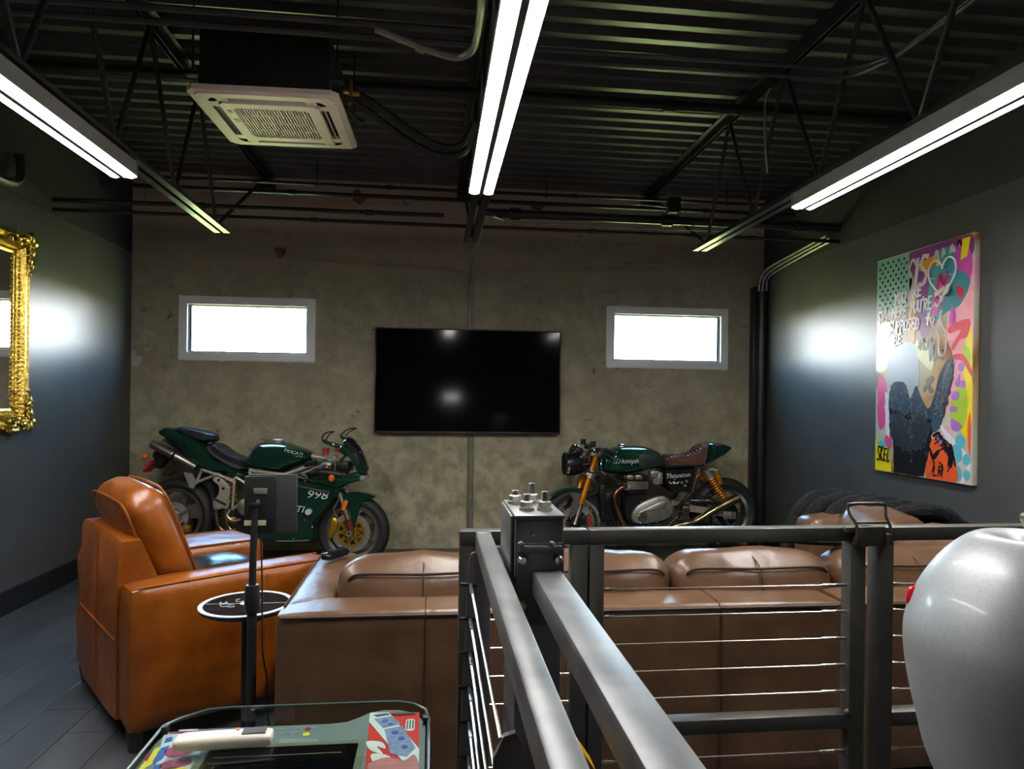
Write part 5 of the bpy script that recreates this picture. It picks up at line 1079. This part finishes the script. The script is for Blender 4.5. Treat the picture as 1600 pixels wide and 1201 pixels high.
# local x runs left to right as seen from the room = +Y to -Y ; place origin at the left lower corner
pa.location = (XR-.002, 4.66, .93)
D0 = .04
def FA(a): return a*1.2/(1+.2*a)
def PL(a, d, b): return (FA(a)*PW, -d, b*PH)
canvas_cols = [(.0, .92, .30, .60), ]
cvs = bpy.data.materials.new('sprayed_canvas_ground'); cvs.use_nodes = True; t = cvs.node_tree; p = t.nodes['Principled BSDF']; MATS['sprayed_canvas_ground'] = cvs
tc = t.nodes.new('ShaderNodeTexCoord'); n1 = t.nodes.new('ShaderNodeTexNoise'); n1.inputs['Scale'].default_value = 2.2; n1.inputs['Detail'].default_value = 3; n1.inputs['Distortion'].default_value = .6
rr_ = t.nodes.new('ShaderNodeValToRGB'); t.links.new(tc.outputs['Object'], n1.inputs['Vector']); t.links.new(n1.outputs[0], rr_.inputs[0]); t.links.new(rr_.outputs[0], p.inputs['Base Color'])
els = rr_.color_ramp.elements; els[0].position = .25; els[0].color = lin(122, 92, 120); els[1].position = .78; els[1].color = lin(238, 170, 190)
for ps_, c_ in ((.36, lin(150, 112, 70)), (.44, lin(205, 170, 120)), (.52, lin(190, 190, 170)), (.60, lin(214, 205, 190)), (.68, lin(232, 160, 185))):
    e = els.new(ps_); e.color = c_
p.inputs['Roughness'].default_value = .3
obj('canvas', MB().cbox(0, PW, -D0, 0, 0, PH, .004), cvs, pa)
LAY = [D0+.0004]
def patch(name, polys, m, sm=3, dz=.00006):
    LAY[0] += dz; cl_ = lambda x: max(.003, min(.997, x))
    for P in polys:
        LAY[0] += .00003; mb = MB(); q = smooth_closed([(a, b, 0) for a, b in P], sm) if sm > 1 else P
        mb.prism([(cl_(s_[0]), cl_(s_[1])) for s_ in q], D0-.0003, LAY[0], lambda u, v, z: PL(u, v, z))
        obj(name, mb, m, pa, smooth=False)
def pm(n, r, g, b, ro=.3, nz=.12, sc=9): return mat('paint_'+n, lin(r, g, b), ro, noise_=(sc, nz))
def circ(a, b, ra, rb=None, n=14): 
    rb = rb or ra*PW/PH; return [(a+ra*cos(2*pi*k/n), b+rb*sin(2*pi*k/n)) for k in range(n)]
purple = pm('purple', 120, 52, 120); teal = pm('teal', 62, 142, 152); mint = pm('mint', 132, 180, 160); pink = pm('pink', 240, 160, 172); red = pm('red', 222, 62, 74)
yel = pm('yellow', 232, 208, 20); lime = pm('lime', 170, 200, 40); magenta = pm('magenta', 206, 80, 175); lilac = pm('lilac', 172, 112, 190); blk = pm('black', 26, 28, 32, .22, .3); orr = pm('orange', 238, 92, 40); ochre = pm('ochre', 205, 140, 30)
cyan = pm('cyan', 92, 178, 192); wht = pm('white', 225, 220, 222); hot = pm('hot_pink', 222, 72, 140); cream = pm('cream', 222, 224, 170); grey = pm('grey', 120, 118, 105); slate = pm('slate', 58, 76, 92, .22, .4, 5); pale = pm('pale_grey', 168, 178, 186, .3, .12, 5)
patch('paint_umber', [[(.0, .79), (.30, .75), (.62, .80), (.60, .62), (.40, .56), (.0, .58)]], pm('umber', 150, 118, 84))
patch('paint_purple', [[(.34, .995), (.97, .995), (.97, .90), (.80, .86), (.55, .90), (.42, .86), (.36, .90)], [(.40, .86), (.62, .88), (.60, .70), (.50, .60), (.42, .70)]], purple)
patch('paint_pink', [[(.80, .80), (.985, .83), (.985, .42), (.84, .36), (.70, .28), (.66, .42), (.80, .50), (.72, .62)]], pink)
patch('paint_yellow', [[(.86, .34), (.985, .44), (.985, .20), (.90, .20), (.80, .30)], [(.93, .60), (.985, .62), (.985, .42), (.90, .44)], [(.0, .14), (.12, .13), (.17, .0), (.0, .0)]], yel)
patch('paint_lime', [[(.80, .36), (.92, .40), (.95, .30), (.90, .22), (.78, .26)], [(.90, .56), (.97, .53), (.96, .47), (.90, .48)]], lime)
patch('paint_mint', [[(.005, .995), (.33, .995), (.335, .78), (.30, .73), (.10, .75), (.005, .78)]], mint, 1)
patch('paint_teal', [[(.58, .95), (.76, .97), (.93, .90), (.96, .80), (.86, .72), (.72, .70), (.56, .66), (.52, .74), (.55, .85)]], teal)
patch('paint_hot_pink', [[(.03, .44), (.10, .42), (.12, .34), (.06, .30), (.02, .34)], [(.02, .32), (.09, .30), (.10, .22), (.04, .20)], [(.10, .16), (.16, .18), (.17, .12), (.12, .12)]], hot)
patch('paint_magenta', [[(.84, .97), (.95, .94), (.985, .88), (.96, .82), (.90, .85), (.80, .88)], [(.60, .80), (.70, .86), (.74, .80), (.62, .70), (.54, .66)], [(.78, .72), (.82, .68), (.80, .62), (.75, .66)]], magenta)
patch('paint_ochre', [[(.42, .93), (.60, .95), (.64, .92), (.60, .905), (.44, .90)], [(.34, .76), (.40, .74), (.40, .60), (.36, .56), (.33, .66)]], ochre)
patch('paint_yellow_block', [[(.88, .985), (.96, .985), (.93, .91), (.86, .90)], [(.36, .80), (.42, .78), (.38, .74)]], yel, 1)
patch('paint_red', [[(.76, .64), (.96, .66), (.94, .59), (.86, .58), (.80, .54), (.78, .56), (.88, .62), (.76, .61)], [(.80, .52), (.90, .52), (.985, .46), (.985, .43), (.90, .49), (.80, .505)], [(.82, .80), (.90, .78), (.86, .74)]], red)
patch('paint_cream', [circ(.085, .665, .075, .045), circ(.055, .515, .08, .048), [(.42, .60), (.52, .58), (.60, .52), (.58, .46), (.48, .50), (.40, .54)]], cream)
patch('paint_pale', [[(.16, .56), (.36, .60), (.44, .52), (.44, .40), (.30, .36), (.14, .40), (.12, .50)]], pale)
patch('paint_white', [[(.66, .24), (.985, .11), (.985, .08), (.74, .17)], [(.88, .0), (.985, .10), (.985, .07), (.93, .0)], [(.10, .38), (.14, .36), (.15, .16), (.11, .18)]], wht, 1)
patch('paint_cyan', [circ(.84, .12, .065), circ(.84, .04, .06), circ(.95, .10, .04), circ(.95, .04, .035), circ(.88, .17, .05), [(.02, .14), (.10, .15), (.12, .12), (.04, .11)]], cyan, 1)
patch('paint_orange', [[(.54, .0), (.85, .0), (.83, .10), (.77, .15), (.64, .17), (.56, .16)], [(.955, .25), (.985, .28), (.985, .12), (.96, .16)]], orr)
patch('paint_slate', [[(.16, .40), (.26, .42), (.32, .40), (.36, .34), (.42, .40), (.46, .36), (.54, .30), (.60, .34), (.66, .44), (.74, .50), (.80, .50), (.80, .42), (.74, .34), (.70, .26), (.62, .20), (.30, .18), (.15, .26)]], slate)
edge = []
import itertools
rj = random.Random(3)
def furry(P, a=.012):
    out = []
    for i in range(len(P)):
        p0, p1 = Vector(P[i]), Vector(P[(i+1) % len(P)]); L = max(2, int((p1-p0).length/.022))
        for k in range(L):
            q = p0.lerp(p1, k/L); out.append((q.x+rj.uniform(-a, a), q.y+rj.uniform(-a, a)*.6))
    return out
patch('paint_black', [furry([(.15, .30), (.15, .24), (.19, .12), (.20, .0), (.50, .0), (.55, .10), (.60, .20), (.58, .26), (.40, .28), (.28, .27)])], blk, 1)
patch('paint_fur', [furry([(.62, .32), (.68, .42), (.74, .50), (.80, .51), (.80, .43), (.75, .33), (.70, .27)], .016), furry([(.15, .27), (.26, .28), (.34, .25), (.46, .29), (.58, .24), (.50, .12), (.30, .10), (.18, .16)], .016)], pm('dark_fur', 40, 46, 54, .3, .6, 30), 1)
# black-line head study, abstract strokes only
hs = []
for k in range(7):
    a = .60+.025*k; hs.append([(a, .19-.012*k), (a+.07, .205-.015*k), (a+.09, .16-.015*k), (a+.075, .165-.016*k), (a+.06, .19-.014*k), (a+.01, .178-.012*k)])
patch('paint_strokes', hs+[[(.60, .10), (.66, .13), (.67, .115), (.62, .085)], [(.56, .13), (.60, .09), (.61, .10), (.575, .135)], [(.78, .16), (.82, .12), (.80, .06), (.76, .08)]], blk)
patch('paint_lilac', [circ(.88, .47, .03), [(.84, .42), (.87, .44), (.86, .39), (.82, .40)], circ(.90, .40, .028), [(.80, .37), (.86, .37), (.85, .34), (.79, .34)], [(.78, .31), (.84, .31), (.83, .29), (.78, .29)], [(.79, .26), (.85, .25), (.90, .23), (.84, .21), (.79, .22)], [(.64, .18), (.70, .17), (.68, .15)]], lilac)
patch('paint_grey', [[(.52, .42), (.58, .44), (.60, .42), (.56, .40), (.60, .38), (.57, .365), (.54, .39), (.51, .37), (.50, .395), (.53, .405)], [(.44, .60), (.48, .58), (.46, .55)], [(.55, .58), (.58, .60), (.60, .54), (.56, .50)]], grey)
# black stars on the mint field
st_ = MB(); LAY[0] += .00008
for i in range(6):
    for j in range(11):
        a = .035+.055*i+(.0 if j % 2 else .027); b = .975-.021*j
        if a > .32: continue
        pts = [(a+(.013 if k % 2 == 0 else .005)*sin(2*pi*k/10), b+(.013 if k % 2 == 0 else .005)*cos(2*pi*k/10)*PW/PH) for k in range(10)]
        st_.prism(pts, D0, LAY[0], lambda u, v, z: PL(u, v, z))
obj('star_stencil', st_, blk, pa, smooth=False)
# brushed writing: letters as brush strokes
GL = {'Y': [[(0, 1), (.45, .5)], [(.95, 1), (.2, -.1)]], 'O': [[(.5, 1), (.1, .75), (.1, .2), (.5, 0), (.9, .3), (.88, .8), (.5, 1)]], 'U': [[(.05, 1), (.1, .2), (.45, 0), (.85, .25), (.9, 1)], [(.9, 1), (.92, 0)]],
 'A': [[(0, 0), (.5, 1), (.95, 0)], [(.2, .38), (.8, .38)]], 'R': [[(.08, 0), (.1, 1)], [(.05, .95), (.7, .95), (.75, .6), (.1, .5)], [(.3, .5), (.9, 0)]], 'E': [[(.1, 0), (.1, 1)], [(.1, .97), (.85, 1)], [(.1, .5), (.75, .52)], [(.1, .02), (.85, .04)]],
 'W': [[(0, 1), (.25, 0), (.5, .7), (.72, 0), (1, 1)]], 'H': [[(.1, 0), (.1, 1)], [(.9, 0), (.88, 1)], [(.1, .5), (.9, .55)]], "'": [[(.3, 1.1), (.25, .85)]], 'S': [[(.85, .95), (.4, 1), (.12, .75), (.45, .55), (.85, .35), (.6, .02), (.05, .05)]],
 'P': [[(.1, -.05), (.12, 1)], [(.08, .97), (.75, .95), (.8, .6), (.12, .48)]], 'D': [[(.1, 0), (.1, 1)], [(.05, 1), (.7, .85), (.9, .45), (.6, .05), (.05, 0)]], 't': [[(.5, 1), (.5, 0)], [(.1, .6), (.95, .65)]], 'o': [[(.5, .6), (.12, .4), (.2, .05), (.6, 0), (.85, .3), (.5, .6)]],
 'B': [[(.1, 0), (.1, 1)], [(.08, .98), (.7, .9), (.65, .58), (.12, .52), (.8, .4), (.75, .05), (.08, 0)]], 'I': [[(.4, 1), (.3, 0)]], 'K': [[(.1, 0), (.1, 1)], [(.8, 1), (.12, .45), (.85, 0)]], 'L': [[(.2, 1), (.15, 0), (.85, .05)]], 'V': [[(0, 1), (.45, 0), (.95, 1)]], '.': [[(.4, .5), (.5, .5)]]}
def brush(body, a, b, wch, hch, m, r, slope=0., cap=True):
    # a, b: left and base in canvas fractions; wch, hch: letter width and height in metres
    x = a*PW; mb = MB(); sc_ = 0; d0_ = LAY[0]
    for i, c in enumerate(body):
        if c != ' ':
            jb = rj.uniform(-.05, .05)*hch; js = rj.uniform(.92, 1.08)
            for st in GL[c]:
                sc_ = (sc_+1) % 5; d = LAY[0]+.0001+.00006*sc_
                pts = [(q.x, q.y) for q in smooth_open([(p_[0], p_[1], 0) for p_ in st], 4)] if len(st) > 2 else st
                vs = []; P = [Vector((x+u*wch*.82+v*hch*.10, b*PH+jb+v*hch*js+(x+u*wch-a*PW)*slope)) for u, v in pts]
                for k, q in enumerate(P):
                    t_ = (P[min(k+1, len(P)-1)]-P[max(k-1, 0)]).normalized(); n_ = Vector((-t_.y, t_.x))*r*(1+.25*sin(k*1.7+i))
                    e_ = t_*r*.8*(-1 if k == 0 else (1 if k == len(P)-1 else 0))
                    vs += [(q.x+n_.x+e_.x, -d, q.y+n_.y+e_.y), (q.x-n_.x+e_.x, -d, q.y-n_.y+e_.y)]
                mb.add(vs, [(2*k, 2*k+1, 2*k+3, 2*k+2) for k in range(len(P)-1)])
        x += wch*(.55 if c in "'I ." else 1)
    LAY[0] = d0_+.00012
    return obj('lettering', mb, m, pa, smooth=False)
ac_ = lambda a: 1.032*a-.072
brush('YOU', ac_(.276), .775, .041, .078, wht, .0068, .01); brush('ARE', ac_(.44), .788, .041, .078, wht, .0068, .03)
brush('WHERE', ac_(.215), .712, .038, .076, wht, .0065, .01); brush("YOU'RE", ac_(.45), .722, .037, .078, wht, .0065, .03)
brush('SUPPOSED', ac_(.225), .647, .038, .072, wht, .0065, .015); brush('to', ac_(.61), .663, .045, .075, wht, .0068, .02)
brush('BE', ac_(.275), .588, .045, .072, wht, .0065, .03)
sp = pm('soft_pink', 205, 185, 185)
brush('IS', ac_(.475), .835, .10, .175, sp, .014, .1)
brush('SKEL', ac_(.10), .050, .036, .095, blk, .006, .0); brush('LR', ac_(.70), .018, .045, .06, blk, .005, .0); brush('SVV', ac_(.09), .70, .04, .085, pm('soft_white', 200, 200, 190), .007, .02)
def scrib(name, lines, m, r):
    for ln_ in lines:
        P = [Vector((FA(q.x)*PW, q.y*PH)) for q in smooth_open([(u, v, 0) for u, v in ln_], 5)]; vs = []; LAY[0] += .00006; d = LAY[0]+.0002
        for k, q in enumerate(P):
            t_ = (P[min(k+1, len(P)-1)]-P[max(k-1, 0)]).normalized(); n_ = Vector((-t_.y, t_.x))*r*(.6+.4*sin(pi*min(1, max(0, k/(len(P)-1)))))
            vs += [(q.x+n_.x, -d, q.y+n_.y), (q.x-n_.x, -d, q.y-n_.y)]
        obj(name, MB().add(vs, [(2*k, 2*k+1, 2*k+3, 2*k+2) for k in range(len(P)-1)]), m, pa, smooth=False)
    LAY[0] += .0001
scrib('brush_stroke', [[(.34, .92), (.37, .955), (.40, .945), (.42, .91)], [(.60, .93), (.62, .965), (.64, .93), (.63, .90)], [(.34, .80), (.36, .88), (.35, .83)], [(.68, .93), (.69, .965), (.71, .94)], [(.76, .94), (.78, .97), (.80, .945), (.83, .965)]], sp, .012)
scrib('brush_stroke', [[(.52, .55), (.56, .60), (.58, .56), (.62, .59), (.64, .52)], [(.44, .56), (.48, .60), (.50, .55)], [(.60, .50), (.66, .55), (.70, .50)]], grey, .008)
scrib('red_stroke', [[(.62, .80), (.66, .86), (.70, .82), (.74, .87)], [(.60, .76), (.68, .80), (.74, .78)]], pm('crimson', 168, 44, 92), .014)
scrib('ink_line', [[(.62, .15), (.70, .175), (.78, .15), (.80, .09), (.76, .04)], [(.66, .12), (.72, .135), (.77, .11), (.76, .06)], [(.58, .11), (.62, .07), (.60, .03)], [(.67, .08), (.71, .06), (.70, .02)], [(.82, .95), (.85, .98), (.88, .955)]], blk, .006)
fs2 = MB(); d = LAY[0]+.0003
for k in range(520):
    # short hair strokes along the arm and the edges of the black hand
    if k < 260:
        q = rj.random(); a0 = .64+.16*q+rj.uniform(-.045, .045); b0 = .27+.23*q+rj.uniform(-.02, .03); an = radians(62)+rj.uniform(-.5, .5)
    elif k < 400:
        a0 = rj.choice((.16, .37, .53))+rj.uniform(-.02, .03); b0 = rj.uniform(.05, .40); an = radians(80)+rj.uniform(-.5, .5)
    else:
        a0 = rj.uniform(.18, .55); b0 = rj.uniform(.24, .42); an = radians(90)+rj.uniform(-.7, .7)
    x0, z0 = FA(a0)*PW, b0*PH; L_ = rj.uniform(.012, .03); w_ = rj.uniform(.0012, .0026); c_, s_ = cos(an), sin(an)
    fs2.add([(x0-s_*w_, -d, z0+c_*w_), (x0+s_*w_, -d, z0-c_*w_), (x0+c_*L_, -d, z0+s_*L_)], [(0, 1, 2)])
obj('fur_strokes', fs2, pm('hair_grey', 132, 140, 148), pa, smooth=False, kind='stuff')
LAY[0] += .0001
# glass heart balloon with its string, mounted proud of the canvas
neon = mat('unlit_glass_tube', (.80, .74, .72, 1), .12, noise_=(30, .05))
hp = []
for k in range(41):
    q = 2*pi*k/40; x = 16*sin(q)**3; y = 13*cos(q)-5*cos(2*q)-2*cos(3*q)-cos(4*q); hp.append((.725+x*.0090, .848+y*.0061))
def nt_(pts, d=.035, r=.0052): return MB().tube([PL(a, D0+d, b) for a, b in pts], r, 8)
ne = obj('neon_heart', nt_(hp), neon, pa)
obj('neon_string', nt_([(q.x, .735-(.69-q.y)*.76) for q in smooth_open([(.66, .69, 0), (.62, .67, 0), (.60, .63, 0), (.63, .58, 0), (.69, .53, 0), (.70, .48, 0), (.70, .42, 0), (.73, .405, 0), (.76, .42, 0), (.775, .48, 0), (.77, .53, 0), (.73, .57, 0), (.71, .61, 0), (.725, .655, 0)], 5)]), neon, ne)
obj('neon_neck', nt_([(q.x, q.y+.05) for q in smooth_open([(.66, .69, 0), (.69, .675, 0), (.72, .70, 0), (.76, .73, 0), (.80, .76, 0), (.79, .73, 0), (.75, .72, 0)], 4)], .04, .006), neon, ne)
obj('transformer', MB().prism([(.66, .785), (.76, .805), (.765, .785), (.67, .765)], D0+.02, D0+.045, lambda u, v, z: PL(u, v, z)), mat('beige_connector', (.55, .48, .40, 1), .4, noise_=(20, .1)), ne, smooth=False)
for a, b in ((.60, .85), (.79, .85), (.70, .90), (.61, .69), (.76, .58), (.70, .55)): obj('tube_standoff', MB().bar(PL(a, D0, b), PL(a, D0+.035, b), .003, seg=6), neon, ne)
